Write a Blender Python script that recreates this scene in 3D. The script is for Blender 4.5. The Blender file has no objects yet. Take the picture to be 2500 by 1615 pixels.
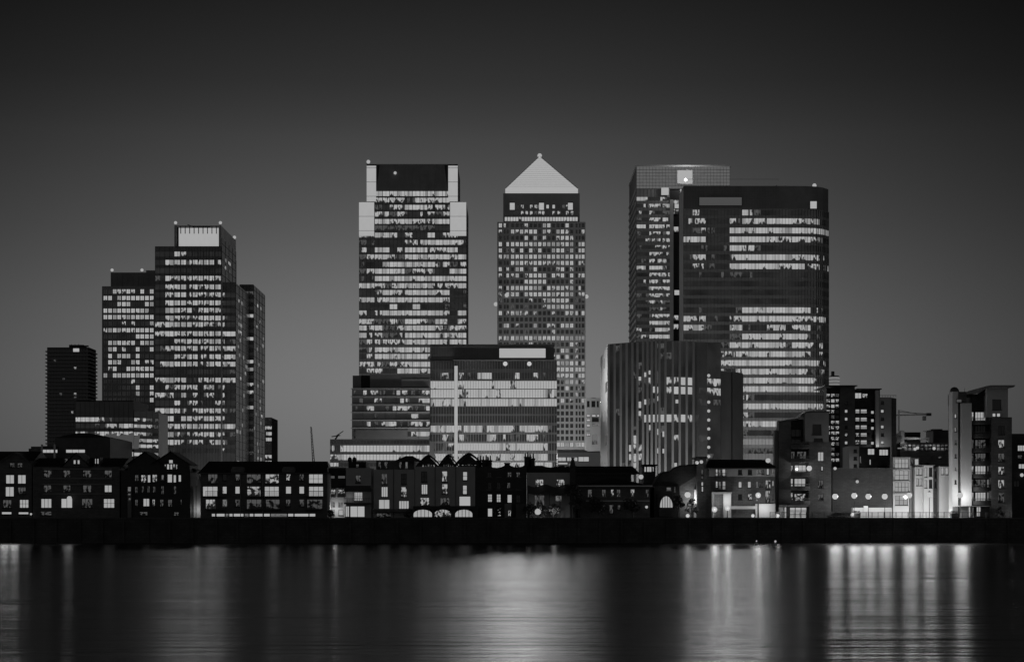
import bpy, math, random
random.seed(7)
D = bpy.data
SC = bpy.context.scene
COL = SC.collection
R = math.radians

# ------------------------------------------------------------------ camera
FPX, CX, HY, CZ = 4400.0, 1250.0, 1262.0, 5.0      # focal length, centre and horizon in pixels of a 2500 px wide frame
cam = D.cameras.new('camera'); cam_o = D.objects.new('camera', cam); COL.objects.link(cam_o)
cam.sensor_width = 36.0; cam.lens = 36.0 * FPX / 2500.0
cam.shift_y = (HY - 807.5) / 2500.0
cam.clip_start = 0.5; cam.clip_end = 20000
cam_o.location = (0, 0, CZ); cam_o.rotation_euler = (R(90), 0, 0)
SC.camera = cam_o
SC.view_settings.view_transform = 'Standard'; SC.view_settings.look = 'None'
SC.view_settings.exposure = 0.0; SC.view_settings.gamma = 1.0
SC.render.engine = 'CYCLES'
SC.cycles.use_denoising = True
SC.cycles.max_bounces = 6; SC.cycles.diffuse_bounces = 2; SC.cycles.glossy_bounces = 4
SC.cycles.sample_clamp_indirect = 3.0

# ------------------------------------------------------------------ night sky: city glow by direction
W = D.worlds.new('World'); SC.world = W; W.use_nodes = True
nt = W.node_tree; nt.nodes.clear()
def nd(t, **k):
    n = nt.nodes.new(t)
    for a, b in k.items(): setattr(n, a, b)
    return n
def mth(op, a, b=None, c=None):
    n = nd('ShaderNodeMath', operation=op)
    for i, v in enumerate((a, b, c)):
        if v is None: continue
        if isinstance(v, (int, float)): n.inputs[i].default_value = v
        else: nt.links.new(v, n.inputs[i])
    return n.outputs[0]
tc = nd('ShaderNodeTexCoord'); sx = nd('ShaderNodeSeparateXYZ')
nt.links.new(tc.outputs['Generated'], sx.inputs[0])
az = mth('ARCTAN2', sx.outputs[0], sx.outputs[1])          # 0 = straight over the city
el = mth('ARCSINE', sx.outputs[2])
ramp = nd('ShaderNodeValToRGB')
nt.links.new(mth('DIVIDE', mth('MAXIMUM', el, 0.0), 0.40), ramp.inputs[0])
E = ramp.color_ramp.elements
E[0].position = 0; E[0].color = (.148,) * 3 + (1,)
E[1].position = 1; E[1].color = (.0022,) * 3 + (1,)
SKY_ROWS = ((.092, .172), (.177, .205), (.29, .154), (.395, .097), (.516, .051), (.59, .0305), (.70, .0142), (.80, .0065))
for p, v in SKY_ROWS:
    e = E.new(p); e.color = (v,) * 3 + (1,)
ramp.color_ramp.interpolation = 'B_SPLINE'
daz = mth('ADD', az, 0.034)
g = mth('EXPONENT', mth('MULTIPLY', mth('POWER', mth('ABSOLUTE', mth('DIVIDE', daz, 0.285)), 2.0), -1.0))
front = mth('MULTIPLY', ramp.outputs[0], mth('ADD', mth('MULTIPLY', g, 0.96), 0.04))
# the lit southern bank behind the viewer: a weak even glow low in the sky
back = mth('MULTIPLY', mth('GREATER_THAN', mth('ABSOLUTE', az), 1.2),
           mth('MULTIPLY', mth('EXPONENT', mth('MULTIPLY', mth('ABSOLUTE', el), -2.2)), 0.138))
# haze banks: faint unevenness of the glow
nz = nd('ShaderNodeTexNoise'); nz.inputs['Scale'].default_value = 3.0; nz.inputs['Detail'].default_value = 3
mp = nd('ShaderNodeMapping'); mp.inputs['Scale'].default_value = (1, 1, 5)
nt.links.new(tc.outputs['Generated'], mp.inputs[0]); nt.links.new(mp.outputs[0], nz.inputs['Vector'])
front = mth('MULTIPLY', front, mth('ADD', mth('MULTIPLY', nz.outputs[0], 0.07), 0.965))
bg = nd('ShaderNodeBackground'); wo = nd('ShaderNodeOutputWorld')
nt.links.new(mth('ADD', front, back), bg.inputs[0]); nt.links.new(bg.outputs[0], wo.inputs[0])

# ------------------------------------------------------------------ materials
MATS = {}
def mat(name, v=0.2, rough=0.7, spec=0.4, metal=0.0, var=0.25, scale=0.6, brick=None, bump=0.0):
    m = D.materials.new(name); m.use_nodes = True; t = m.node_tree; N = t.nodes
    b = N['Principled BSDF']
    b.inputs['Roughness'].default_value = rough; b.inputs['Specular IOR Level'].default_value = spec
    b.inputs['Metallic'].default_value = metal
    c = N.new('ShaderNodeTexCoord')
    n = N.new('ShaderNodeTexNoise'); n.inputs['Scale'].default_value = scale; n.inputs['Detail'].default_value = 6
    n.inputs['Roughness'].default_value = 0.65
    t.links.new(c.outputs['Object'], n.inputs['Vector'])
    r = N.new('ShaderNodeValToRGB')
    r.color_ramp.elements[0].position = .3; r.color_ramp.elements[1].position = .7
    lo, hi = v * (1 - var), v * (1 + var)
    r.color_ramp.elements[0].color = (lo, lo, lo, 1); r.color_ramp.elements[1].color = (hi, hi, hi, 1)
    t.links.new(n.outputs[0], r.inputs[0])
    out = r.outputs[0]
    if brick:
        bw, bh = brick
        k = N.new('ShaderNodeTexBrick'); k.inputs['Scale'].default_value = 1.0
        k.inputs['Brick Width'].default_value = bw; k.inputs['Row Height'].default_value = bh
        k.inputs['Mortar Size'].default_value = bh * .12
        k.inputs['Color1'].default_value = (1, 1, 1, 1); k.inputs['Color2'].default_value = (.72, .72, .72, 1)
        k.inputs['Mortar'].default_value = (.6, .6, .6, 1)
        mpn = N.new('ShaderNodeMapping'); mpn.inputs['Rotation'].default_value = (R(90), 0, 0)
        t.links.new(c.outputs['Object'], mpn.inputs[0]); t.links.new(mpn.outputs[0], k.inputs['Vector'])
        mx = N.new('ShaderNodeMix'); mx.data_type = 'RGBA'; mx.blend_type = 'MULTIPLY'; mx.inputs[0].default_value = 1
        t.links.new(out, mx.inputs[6]); t.links.new(k.outputs[0], mx.inputs[7]); out = mx.outputs[2]
    t.links.new(out, b.inputs['Base Color'])
    if bump:
        bp = N.new('ShaderNodeBump'); bp.inputs['Strength'].default_value = bump; bp.inputs['Distance'].default_value = .05
        t.links.new(n.outputs[0], bp.inputs['Height']); t.links.new(bp.outputs[0], b.inputs['Normal'])
    MATS[name] = m
    return m

def emis(name, lo, hi, kind='flat'):
    """lit glass; UV: u metres along the face, v row index + height fraction"""
    m = D.materials.new(name); m.use_nodes = True; t = m.node_tree; N = t.nodes; L = t.links
    N.clear(); o = N.new('ShaderNodeOutputMaterial')
    em = N.new('ShaderNodeEmission')
    def ma(op, a, b=None, c=None):
        n = N.new('ShaderNodeMath'); n.operation = op
        for i, v in enumerate((a, b, c)):
            if v is None: continue
            if isinstance(v, (int, float)): n.inputs[i].default_value = v
            else: L.new(v, n.inputs[i])
        return n.outputs[0]
    def noise(vec, sc, det=2):
        n = N.new('ShaderNodeTexNoise'); n.inputs['Scale'].default_value = sc; n.inputs['Detail'].default_value = det
        L.new(vec, n.inputs['Vector']); return n.outputs[0]
    def xyz(a, b, c):
        n = N.new('ShaderNodeCombineXYZ')
        for i, v in enumerate((a, b, c)):
            if isinstance(v, (int, float)): n.inputs[i].default_value = v
            else: L.new(v, n.inputs[i])
        return n.outputs[0]
    uv = N.new('ShaderNodeUVMap'); s = N.new('ShaderNodeSeparateXYZ'); L.new(uv.outputs[0], s.inputs[0])
    u, v = s.outputs[0], s.outputs[1]
    row = ma('FLOOR', v); fv = ma('FRACT', v)
    if kind == 'flat':
        L.new(ma('MULTIPLY_ADD', noise(xyz(u, v, 0), .6), hi - lo, lo), em.inputs['Strength'])
    else:
        # silhouettes of desks, blinds and people along the lower part of each storey
        nb = noise(xyz(u, ma('MULTIPLY', row, 7.3), 0), .62, 1)
        nv = noise(xyz(u, ma('MULTIPLY', row, 3.1), ma('MULTIPLY', fv, 1.2)), 1.1, 1)
        if kind == 'full': th = ma('MULTIPLY_ADD', nb, 2.1, -1.24)
        else: th = ma('MULTIPLY_ADD', nb, 2.6, -1.12)
        step = N.new('ShaderNodeMapRange'); step.interpolation_type = 'SMOOTHSTEP'
        step.inputs[1].default_value = -.12; step.inputs[2].default_value = .16
        L.new(ma('SUBTRACT', fv, th), step.inputs[0])
        k = step.outputs[0]
        st2 = N.new('ShaderNodeMapRange'); st2.interpolation_type = 'SMOOTHSTEP'
        a0, a1 = (.14, .30) if kind == 'full' else (.32, .50)
        st2.inputs[1].default_value = a0; st2.inputs[2].default_value = a1
        L.new(nv, st2.inputs[0])
        k = ma('MULTIPLY', k, st2.outputs[0])
        lv = N.new('ShaderNodeMapRange'); lv.inputs[1].default_value = .3; lv.inputs[2].default_value = .6; lv.inputs[3].default_value = .8; lv.inputs[4].default_value = 1.0
        L.new(noise(xyz(u, ma('MULTIPLY', row, 5.7), 9.0), .22, 2), lv.inputs[0])
        k = ma('MULTIPLY', k, lv.outputs[0])
        L.new(ma('MULTIPLY_ADD', k, hi - lo, lo), em.inputs['Strength'])
    gl = N.new('ShaderNodeBsdfGlossy'); gl.inputs['Roughness'].default_value = .08; gl.inputs['Color'].default_value = (.04,) * 3 + (1,)
    ad = N.new('ShaderNodeAddShader'); L.new(em.outputs[0], ad.inputs[0]); L.new(gl.outputs[0], ad.inputs[1])
    L.new(ad.outputs[0], o.inputs[0])
    m.cycles.emission_sampling = 'NONE'
    MATS[name] = m
    return m

def emis_room(name, lo, hi, cut):
    """lit room behind one house window; UV 0..1 over the window, every window differs"""
    m = D.materials.new(name); m.use_nodes = True; t = m.node_tree; N = t.nodes; L = t.links
    N.clear(); o = N.new('ShaderNodeOutputMaterial'); em = N.new('ShaderNodeEmission')
    uv = N.new('ShaderNodeUVMap'); oi = N.new('ShaderNodeObjectInfo')
    def ma(op, a, b=None, c=None):
        n = N.new('ShaderNodeMath'); n.operation = op
        for i, v in enumerate((a, b, c)):
            if v is None: continue
            if isinstance(v, (int, float)): n.inputs[i].default_value = v
            else: L.new(v, n.inputs[i])
        return n.outputs[0]
    s = N.new('ShaderNodeSeparateXYZ'); L.new(uv.outputs[0], s.inputs[0])
    cb = N.new('ShaderNodeCombineXYZ'); L.new(ma('MULTIPLY_ADD', s.outputs[0], 2.2, ma('MULTIPLY', oi.outputs['Random'], 91.0)), cb.inputs[0])
    L.new(ma('MULTIPLY', s.outputs[1], 1.3), cb.inputs[1])
    n1 = N.new('ShaderNodeTexNoise'); n1.inputs['Scale'].default_value = 1.6; n1.inputs['Detail'].default_value = 2
    L.new(cb.outputs[0], n1.inputs['Vector'])
    mr = N.new('ShaderNodeMapRange'); mr.interpolation_type = 'SMOOTHSTEP'
    mr.inputs[1].default_value = cut; mr.inputs[2].default_value = cut + .12
    L.new(ma('ADD', n1.outputs[0], ma('MULTIPLY', s.outputs[1], .16)), mr.inputs[0])
    L.new(ma('MULTIPLY_ADD', mr.outputs[0], hi - lo, lo), em.inputs['Strength'])
    L.new(em.outputs[0], o.inputs[0])
    m.cycles.emission_sampling = 'NONE'
    MATS[name] = m
    return m

LIT = 0.36; OFF = 0.43
mat('brick_dark', .11, brick=(.9, .3)); mat('brick_mid', .13, brick=(.9, .3)); mat('brick_shade', .05, brick=(.9, .3)); mat('brick_black', .045, brick=(.9, .3))
mat('stucco', .34, var=.12, scale=.35); mat('stucco_pale', .5, var=.08, scale=.3); mat('white_render', .5, var=.06, scale=.3)
mat('slate', .03, brick=(.5, .25), spec=.2); mat('stone_trim', .55, var=.1); mat('frame_white', .45, var=.05)
mat('frame_dark', .03, var=.1); mat('metal_dark', .05, rough=.5, var=.15); mat('metal_grey', .22, rough=.45, var=.15)
mat('concrete', .2, var=.2, scale=.3); mat('concrete_dark', .07, var=.3, scale=.3)
mat('spandrel_dark', .17, rough=.5, var=.2, scale=.15); mat('spandrel_mid', .3, rough=.5, var=.15, scale=.12)
mat('spandrel_pale', .42, rough=.5, var=.1, scale=.1); mat('steel_clad', .5, rough=.5, var=.08, scale=.1)
mat('fin_metal', .34, rough=.4, var=.1, scale=.2); mat('body_black', .02, var=.2, scale=.1)
mat('wall_stone', .05, var=.5, scale=.25, brick=(1.2, .5), bump=.3); mat('ground_paving', .06, var=.3, scale=.1)
mat('bark', .05, bump=.4, scale=3); mat('leaf', .05, rough=.6, var=.5, scale=2); mat('foliage_lit', .11, rough=.6, var=.5, scale=2)  # lit foliage is a paler leaf copy, lamp light put into its colour
mat('panel_grey', .62, var=.05, scale=.1); mat('sign_blank', .9, rough=.6, var=.03)
mo = mat('office_off_glow', .03, rough=.1, spec=.5, var=.3, scale=.3)
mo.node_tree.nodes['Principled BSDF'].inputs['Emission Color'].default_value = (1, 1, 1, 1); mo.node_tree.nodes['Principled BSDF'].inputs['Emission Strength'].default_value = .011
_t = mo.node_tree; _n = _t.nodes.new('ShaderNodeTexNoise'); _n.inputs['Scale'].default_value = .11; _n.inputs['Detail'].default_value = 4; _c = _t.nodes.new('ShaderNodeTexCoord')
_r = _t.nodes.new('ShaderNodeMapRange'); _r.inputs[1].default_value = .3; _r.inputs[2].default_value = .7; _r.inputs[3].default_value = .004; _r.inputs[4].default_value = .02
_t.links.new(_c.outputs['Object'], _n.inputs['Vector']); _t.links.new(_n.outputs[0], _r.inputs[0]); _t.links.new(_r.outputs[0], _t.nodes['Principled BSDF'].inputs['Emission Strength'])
mo.cycles.emission_sampling = 'NONE'                                    # faint glow put into unlit glass, in place of glare over the towers
gm = mat('glass_dark', .018, rough=.08, spec=.5, var=.3, scale=.3)
mat('glass_flank', .05, rough=.45, spec=.6, var=.3, scale=.08); mat('glass_sheer', .06, rough=.2, spec=.9, var=.3, scale=.08)
mat('car_paint', .03, rough=.25, spec=.6, var=.1); mat('rubber', .02, rough=.9, var=.1)
emis('office_full', .05, OFF, 'full'); emis('office_part', .02, OFF, 'part'); emis('office_warm', .04, OFF * .8, 'full'); emis('office_soft', .03, OFF * .58, 'full'); emis('office_dim', .012, .075, 'part')
emis('glow_flat', .37, .41, 'flat'); emis('glow_pale', .27, .335, 'flat'); emis('glow_mid', .16, .22, 'flat'); emis('glow_low', .05, .085, 'flat'); emis('glow_screen', .085, .13, 'flat'); emis('glow_crown', .385, .42, 'flat')
emis_room('room_lit', .19, LIT, .26); emis_room('room_half', .015, LIT, .52); emis_room('room_dim', .004, .075, .50); emis_room('room_grey', .05, .14, .45)
emis('lens_hot', .50, .54, 'flat'); emis('lens', .39, .41, 'flat')
for k in ('lens',): MATS[k].cycles.emission_sampling = 'NONE'

# ------------------------------------------------------------------ helpers
def X(px, Y): return (px - CX) / FPX * Y
def Z(py, Y): return CZ + (HY - py) / FPX * Y
GZ = 4.5

class MB:
    def __init__(s): s.v = []; s.f = []; s.m = []; s.uv = []; s.names = []
    def mi(s, m):
        if m not in s.names: s.names.append(m)
        return s.names.index(m)
    def face(s, pts, m, uv=None):
        i = len(s.v); s.v += [tuple(p) for p in pts]; s.f.append(tuple(range(i, i + len(pts))))
        s.m.append(s.mi(m)); s.uv.append(uv)
    def box(s, x0, x1, y0, y1, z0, z1, m):
        if x0 > x1: x0, x1 = x1, x0
        if y0 > y1: y0, y1 = y1, y0
        if z0 > z1: z0, z1 = z1, z0
        a, b, c, d = (x0, y0), (x1, y0), (x1, y1), (x0, y1)
        s.prism([a, b, c, d], z0, z1, m)
    def prism(s, poly, z0, z1, m):           # plan polygon, counter-clockwise seen from above
        n = len(poly)
        for i in range(n):
            p, q = poly[i], poly[(i + 1) % n]
            s.face([(p[0], p[1], z0), (q[0], q[1], z0), (q[0], q[1], z1), (p[0], p[1], z1)], m)
        s.face([(p[0], p[1], z1) for p in poly], m)
        s.face([(p[0], p[1], z0) for p in reversed(poly)], m)
    def slab(s, poly, y0, y1, m):            # elevation polygon (x,z) carried from y0 back to y1
        n = len(poly)
        s.face([(x, y0, z) for x, z in poly], m)
        s.face([(x, y1, z) for x, z in reversed(poly)], m)
        for i in range(n):
            p, q = poly[i], poly[(i + 1) % n]
            s.face([(p[0], y0, p[1]), (p[0], y1, p[1]), (q[0], y1, q[1]), (q[0], y0, q[1])], m)
    def tube(s, p, q, r0, r1, n, m, cap=True):
        d = [q[i] - p[i] for i in range(3)]; l = math.sqrt(sum(c * c for c in d)) or 1; d = [c / l for c in d]
        a = (0, 0, 1) if abs(d[2]) < .9 else (1, 0, 0)
        u = (d[1] * a[2] - d[2] * a[1], d[2] * a[0] - d[0] * a[2], d[0] * a[1] - d[1] * a[0])
        l = math.sqrt(sum(c * c for c in u)); u = [c / l for c in u]
        w = (d[1] * u[2] - d[2] * u[1], d[2] * u[0] - d[0] * u[2], d[0] * u[1] - d[1] * u[0])
        A = []; B = []
        for k in range(n):
            t = 2 * math.pi * k / n; c, sn = math.cos(t), math.sin(t)
            A.append([p[i] + r0 * (u[i] * c + w[i] * sn) for i in range(3)])
            B.append([q[i] + r1 * (u[i] * c + w[i] * sn) for i in range(3)])
        for k in range(n):
            j = (k + 1) % n; s.face([A[k], A[j], B[j], B[k]], m)
        if cap: s.face(B, m); s.face(A[::-1], m)
    def ball(s, c, r, m, n=10, h=6, sz=1.0):
        P = []
        for i in range(h + 1):
            ph = math.pi * i / h - math.pi / 2
            P.append([(c[0] + r * math.cos(ph) * math.cos(2 * math.pi * k / n), c[1] + r * math.cos(ph) * math.sin(2 * math.pi * k / n), c[2] + r * sz * math.sin(ph)) for k in range(n)])
        for i in range(h):
            for k in range(n):
                j = (k + 1) % n; s.face([P[i][k], P[i][j], P[i + 1][j], P[i + 1][k]], m)
    def build(s, name, parent=None, smooth=False):
        me = D.meshes.new(name)
        o0 = tuple(parent_loc(parent)) if parent else (0, 0, 0)
        me.from_pydata([(x - o0[0], y - o0[1], z - o0[2]) for x, y, z in s.v], [], s.f)
        for k in s.names: me.materials.append(MATS[k])
        me.polygons.foreach_set('material_index', s.m)
        if any(u for u in s.uv):
            ul = me.uv_layers.new(name='UVMap'); k = 0; flat = []
            for f, u in zip(s.f, s.uv):
                for i in range(len(f)): flat += list(u[i]) if u else [0.0, 0.0]
            ul.data.foreach_set('uv', flat)
        if smooth: me.polygons.foreach_set('use_smooth', [True] * len(s.f))
        me.update()
        o = D.objects.new(name, me); COL.objects.link(o)
        if parent: o.parent = parent
        return o
LOC = {}
def parent_loc(p):
    x = y = z = 0
    while p:
        x += p.location[0]; y += p.location[1]; z += p.location[2]; p = p.parent
    return (x, y, z)
def tag(o, label=None, cat=None, group=None, kind=None):
    if label: o['label'] = label
    if cat: o['category'] = cat
    if group: o['group'] = group
    if kind: o['kind'] = kind
    return o
def thing(name, label, cat, x, y, z=GZ, group=None):
    o = D.objects.new(name, None); COL.objects.link(o); o.location = (x, y, z); o.empty_display_size = 1
    return tag(o, label, cat, group)
def light(name, kind, loc, power, parent=None, radius=.3, aim=None, cone=60, blend=.6):
    l = D.lights.new(name, kind); l.energy = power; l.shadow_soft_size = radius
    o = D.objects.new(name, l); COL.objects.link(o)
    p = parent_loc(parent)
    o.location = tuple(loc[i] - p[i] for i in range(3))
    if parent: o.parent = parent
    if kind == 'SPOT':
        l.spot_size = R(cone); l.spot_blend = blend
        from mathutils import Vector
        o.rotation_euler = (Vector(aim) - Vector(loc)).to_track_quat('-Z', 'Y').to_euler()
    return o

# wall in the plane y=Y with real openings; rects = (x0,x1,z0,z1)
def holed(mb, Y, x0, x1, z0, z1, rects, m, reveal=.25):
    e = 1e-4
    xs = sorted({round(v, 4) for r in rects for v in r[:2] if x0 < v < x1} | {x0, x1})
    zs = sorted({round(v, 4) for r in rects for v in r[2:] if z0 < v < z1} | {z0, z1})
    for i in range(len(xs) - 1):
        a, b = xs[i], xs[i + 1]; cx = (a + b) / 2
        col = [r for r in rects if r[0] - e < cx < r[1] + e]
        run = None
        for k in range(len(zs) - 1):
            c, d = zs[k], zs[k + 1]; cz = (c + d) / 2
            hole = any(r[2] - e < cz < r[3] + e for r in col)
            if not hole:
                run = (run[0], d) if run else (c, d)
            if (hole or k == len(zs) - 2) and run:
                mb.face([(a, Y, run[0]), (b, Y, run[0]), (b, Y, run[1]), (a, Y, run[1])], m); run = None
    for (a, b, c, d) in rects:
        y2 = Y + reveal
        mb.face([(a, Y, c), (a, y2, c), (b, y2, c), (b, Y, c)], m); mb.face([(a, Y, d), (b, Y, d), (b, y2, d), (a, y2, d)], m)
        mb.face([(a, Y, c), (a, Y, d), (a, y2, d), (a, y2, c)], m); mb.face([(b, Y, c), (b, y2, c), (b, y2, d), (b, Y, d)], m)
def shell(mb, Y, Y2, x0, x1, z0, z1, rects, m, reveal=.25, top=True):
    holed(mb, Y, x0, x1, z0, z1, rects, m, reveal)
    mb.face([(x0, Y, z0), (x0, Y, z1), (x0, Y2, z1), (x0, Y2, z0)], m); mb.face([(x1, Y, z0), (x1, Y2, z0), (x1, Y2, z1), (x1, Y, z1)], m)
    mb.face([(x0, Y2, z0), (x0, Y2, z1), (x1, Y2, z1), (x1, Y2, z0)], m)
    if top: mb.face([(x0, Y, z1), (x1, Y, z1), (x1, Y2, z1), (x0, Y2, z1)], m)

PANE = {'W': 'glow_pale', 'L': 'room_lit', 'H': 'room_half', 'M': 'room_dim', 'G': 'room_grey', 'D': 'glass_dark', 'F': 'glass_dark', 'B': 'glow_flat'}
def window(root, Y, r, code, nx=2, ny=2, reveal=.25, frame=None, bar=.07, name='window'):
    x0, x1, z0, z1 = r
    fm = frame or ('frame_white' if code in 'FG' else 'frame_dark')
    f = MB(); y0 = Y + reveal - .1; y1 = Y + reveal - .01; b = bar
    f.box(x0, x0 + b, y0, y1, z0, z1, fm); f.box(x1 - b, x1, y0, y1, z0, z1, fm)
    f.box(x0 + b, x1 - b, y0, y1, z0, z0 + b, fm); f.box(x0 + b, x1 - b, y0, y1, z1 - b, z1, fm)
    w = x1 - x0; h = z1 - z0
    for i in range(1, nx):
        c = x0 + w * i / nx; f.box(c - b / 2, c + b / 2, y0 + .01, y1, z0 + b, z1 - b, fm)
    for i in range(1, ny):
        c = z0 + h * i / ny; f.box(x0 + b, x1 - b, y0 + .02, y1, c - b / 2, c + b / 2, fm)
    f.box(x0 - .08, x1 + .08, Y - .1, Y - .003, z0 - .12, z0 - .002, 'stone_trim' if code in 'FG' else fm)
    o = f.build(name, root)
    g = MB(); yy = Y + reveal - .005
    s = 1.0
    if code == 'B': s = w
    g.face([(x0, yy, z0), (x1, yy, z0), (x1, yy, z1), (x0, yy, z1)], PANE[code], [(0, 0), (s, 0), (s, 1), (0, 1)])
    g.build('pane', o)
    return o
def wf(ox): return lambda x, y: (ox + x / 5.5, 1060 + y / 5.5)

def rects_of(Y, wins, T):
    out = []
    for w in wins:
        a, b, c, d = w[:4]
        p0 = T(a, b); p1 = T(c, d)
        out.append((X(p0[0], Y), X(p1[0], Y), Z(p1[1], Y), Z(p0[1], Y)))
    return out
def add_windows(root, Y, wins, T, **k):
    rs = rects_of(Y, wins, T)
    for w, r in zip(wins, rs):
        window(root, Y, r, w[4], *(w[5:7] if len(w) > 5 else ()), **k)
    return rs

# ------------------------------------------------------------------ office facades
PM = {'#': 'office_full', '+': 'office_part', '-': 'office_dim', '.': 'office_off_glow', 'B': 'glow_flat', 'm': 'glow_mid', 'l': 'glow_low'}
ROWID = [0]
def ribbon(root, A, B, cols, rows, spandrel, mull=None, mstep=1.5, proud=.3, mw=.12, ztop=None, zbot=None, sub=2, glassgap=.06, mproud=.42, pier=0):
    """continuous glazing on the plan line A-B (viewer on its right-hand side); cols: pane edges in metres from A; rows: (z0,z1,pattern)"""
    dx, dy = B[0] - A[0], B[1] - A[1]; L = math.hypot(dx, dy); ux, uy = dx / L, dy / L; nx, ny = uy, -ux
    def P(s, off, z): return (A[0] + ux * s + nx * off, A[1] + uy * s + ny * off, z)
    def bx(mb, s0, s1, o0, o1, z0, z1, m):
        mb.prism([P(s0, o1, 0)[:2], P(s1, o1, 0)[:2], P(s1, o0, 0)[:2], P(s0, o0, 0)[:2]], z0, z1, m)
    rows = sorted(rows)
    for z0, z1, pat in rows:
        if not pat.strip('.'):
            mb = MB(); mb.face([P(cols[0], glassgap, z0), P(cols[-1], glassgap, z0), P(cols[-1], glassgap, z1), P(cols[0], glassgap, z1)], 'office_off_glow')
            mb.build('window_band', root); continue
        ROWID[0] += 1; rid = ROWID[0]; mb = MB()
        for i in range(len(cols) - 1):
            ch = pat[i] if i < len(pat) else '.'
            w = (cols[i + 1] - cols[i]) / sub
            for j in range(sub):
                c2 = ch
                if sub > 1 and ch == '+' and random.random() < .16: c2 = random.choice('.-')
                if sub > 1 and ch == '.' and random.random() < .05: c2 = '-'
                if sub > 1 and ch == '#' and random.random() < .10: c2 = '+'
                s0 = cols[i] + j * w; s1 = s0 + w; u0 = s0 + rid * 13.7
                pm = PM[c2]
                if pm == 'office_full': pm = random.choice(('office_full', 'office_full', 'office_full', 'office_warm', 'office_warm', 'office_soft'))
                mb.face([P(s0, glassgap, z0), P(s1, glassgap, z0), P(s1, glassgap, z1), P(s0, glassgap, z1)], pm,
                        [(u0, rid), (u0 + w, rid), (u0 + w, rid + .999), (u0, rid + .999)])
        mb.build('window_band', root)
    mb = MB(); s0, s1 = cols[0], cols[-1]
    zb = zbot if zbot is not None else rows[0][0] - 1.0
    for k in range(len(rows) + 1):
        lo = zb if k == 0 else rows[k - 1][1]; hi = rows[k][0] if k < len(rows) else (ztop if ztop is not None else rows[-1][1] + 1.2)
        if hi - lo > .05: bx(mb, s0, s1, 0, proud, lo, hi, spandrel)
    zt = ztop if ztop is not None else rows[-1][1] + 1.2
    if mull:
        n = max(1, int(round((s1 - s0) / mstep)))
        for i in range(n + 1):
            c = s0 + (s1 - s0) * i / n
            bx(mb, max(s0, c - mw / 2), min(s1, c + mw / 2), .01, mproud, zb + .01, zt - .01, mull)
    if pier:
        for c in cols[1:-1]: bx(mb, c - pier / 2, c + pier / 2, .008, proud + .05, zb + .02, zt - .02, spandrel)
    mb.build('facade_grid', root)
def yrows(Y, ys, h, pats, n):
    """storey rows from picture heights measured on a face that stands at depth Y"""
    return [(Z(y + h / 2, Y), Z(y - h / 2, Y), pats[i] if i < len(pats) else '.' * n) for i, y in enumerate(ys)]
def rnd(n, p_full, p_part, p_dim=.1):
    out = ''
    st = random.random()
    for i in range(n):
        if random.random() < .55 or i == 0: st = random.random()
        out += '#' if st < p_full else '+' if st < p_full + p_part else '-' if st < p_full + p_part + p_dim else '.'
    return out
BEACONS = []
def beacon(root, x, y, z, r=1.2, h=1.6):
    r *= .75; h += .5
    BEACONS.append((root, x, y, z + h + r * .8, r))
    mb = MB(); mb.tube((x, y, z), (x, y, z + h), .18, .14, 6, 'metal_grey')
    o = mb.build('beacon', root)
    b = MB(); b.ball((x, y, z + h + r * .8), r, 'lens', 10, 6); b.build('lens', o, True)

# ================================================================== THE SETTING
mb = MB(); mb.face([(-9000, 350.4, GZ), (9000, 350.4, GZ), (9000, 12000, GZ), (-9000, 12000, GZ)], 'ground_paving')
tag(mb.build('ground'), kind='structure')
# water: long, smoothed river surface
m = D.materials.new('river_water'); m.use_nodes = True; t = m.node_tree; N = t.nodes; N.clear()
o_ = N.new('ShaderNodeOutputMaterial'); gl = N.new('ShaderNodeBsdfGlossy'); df = N.new('ShaderNodeBsdfDiffuse'); ad = N.new('ShaderNodeAddShader')
gl.inputs['Color'].default_value = (.20, .20, .20, 1); df.inputs['Color'].default_value = (.006,) * 3 + (1,)    # silty tidal water: rough reflection, dark body
t.links.new(gl.outputs[0], ad.inputs[0]); t.links.new(df.outputs[0], ad.inputs[1]); t.links.new(ad.outputs[0], o_.inputs[0])
c = N.new('ShaderNodeTexCoord')
def wnoise(sx_, sy_, det):
    mp = N.new('ShaderNodeMapping'); mp.inputs['Scale'].default_value = (sx_, sy_, 1)
    n = N.new('ShaderNodeTexNoise'); n.inputs['Scale'].default_value = 1.0; n.inputs['Detail'].default_value = det; n.inputs['Roughness'].default_value = .6
    t.links.new(c.outputs['Object'], mp.inputs[0]); t.links.new(mp.outputs[0], n.inputs['Vector']); return n
n = wnoise(.012, .085, 5); n2 = wnoise(.05, .7, 4)
def bump(src, st, dist, prev=None):
    bp = N.new('ShaderNodeBump'); bp.inputs['Strength'].default_value = st; bp.inputs['Distance'].default_value = dist
    t.links.new(src, bp.inputs['Height'])
    if prev: t.links.new(prev, bp.inputs['Normal'])
    return bp.outputs[0]
b1 = bump(n.outputs[0], .6, .6); b2 = bump(n2.outputs[0], .6, .16, b1); t.links.new(b2, gl.inputs['Normal'])
rr = N.new('ShaderNodeMapRange'); rr.inputs[3].default_value = .14; rr.inputs[4].default_value = .26
t.links.new(n.outputs[0], rr.inputs[0]); t.links.new(rr.outputs[0], gl.inputs['Roughness'])
MATS['river_water'] = m
mb = MB(); mb.face([(-2000, -300, 0), (2000, -300, 0), (2000, 351, 0), (-2000, 351, 0)], 'river_water')
tag(mb.build('river'), kind='structure')
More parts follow.
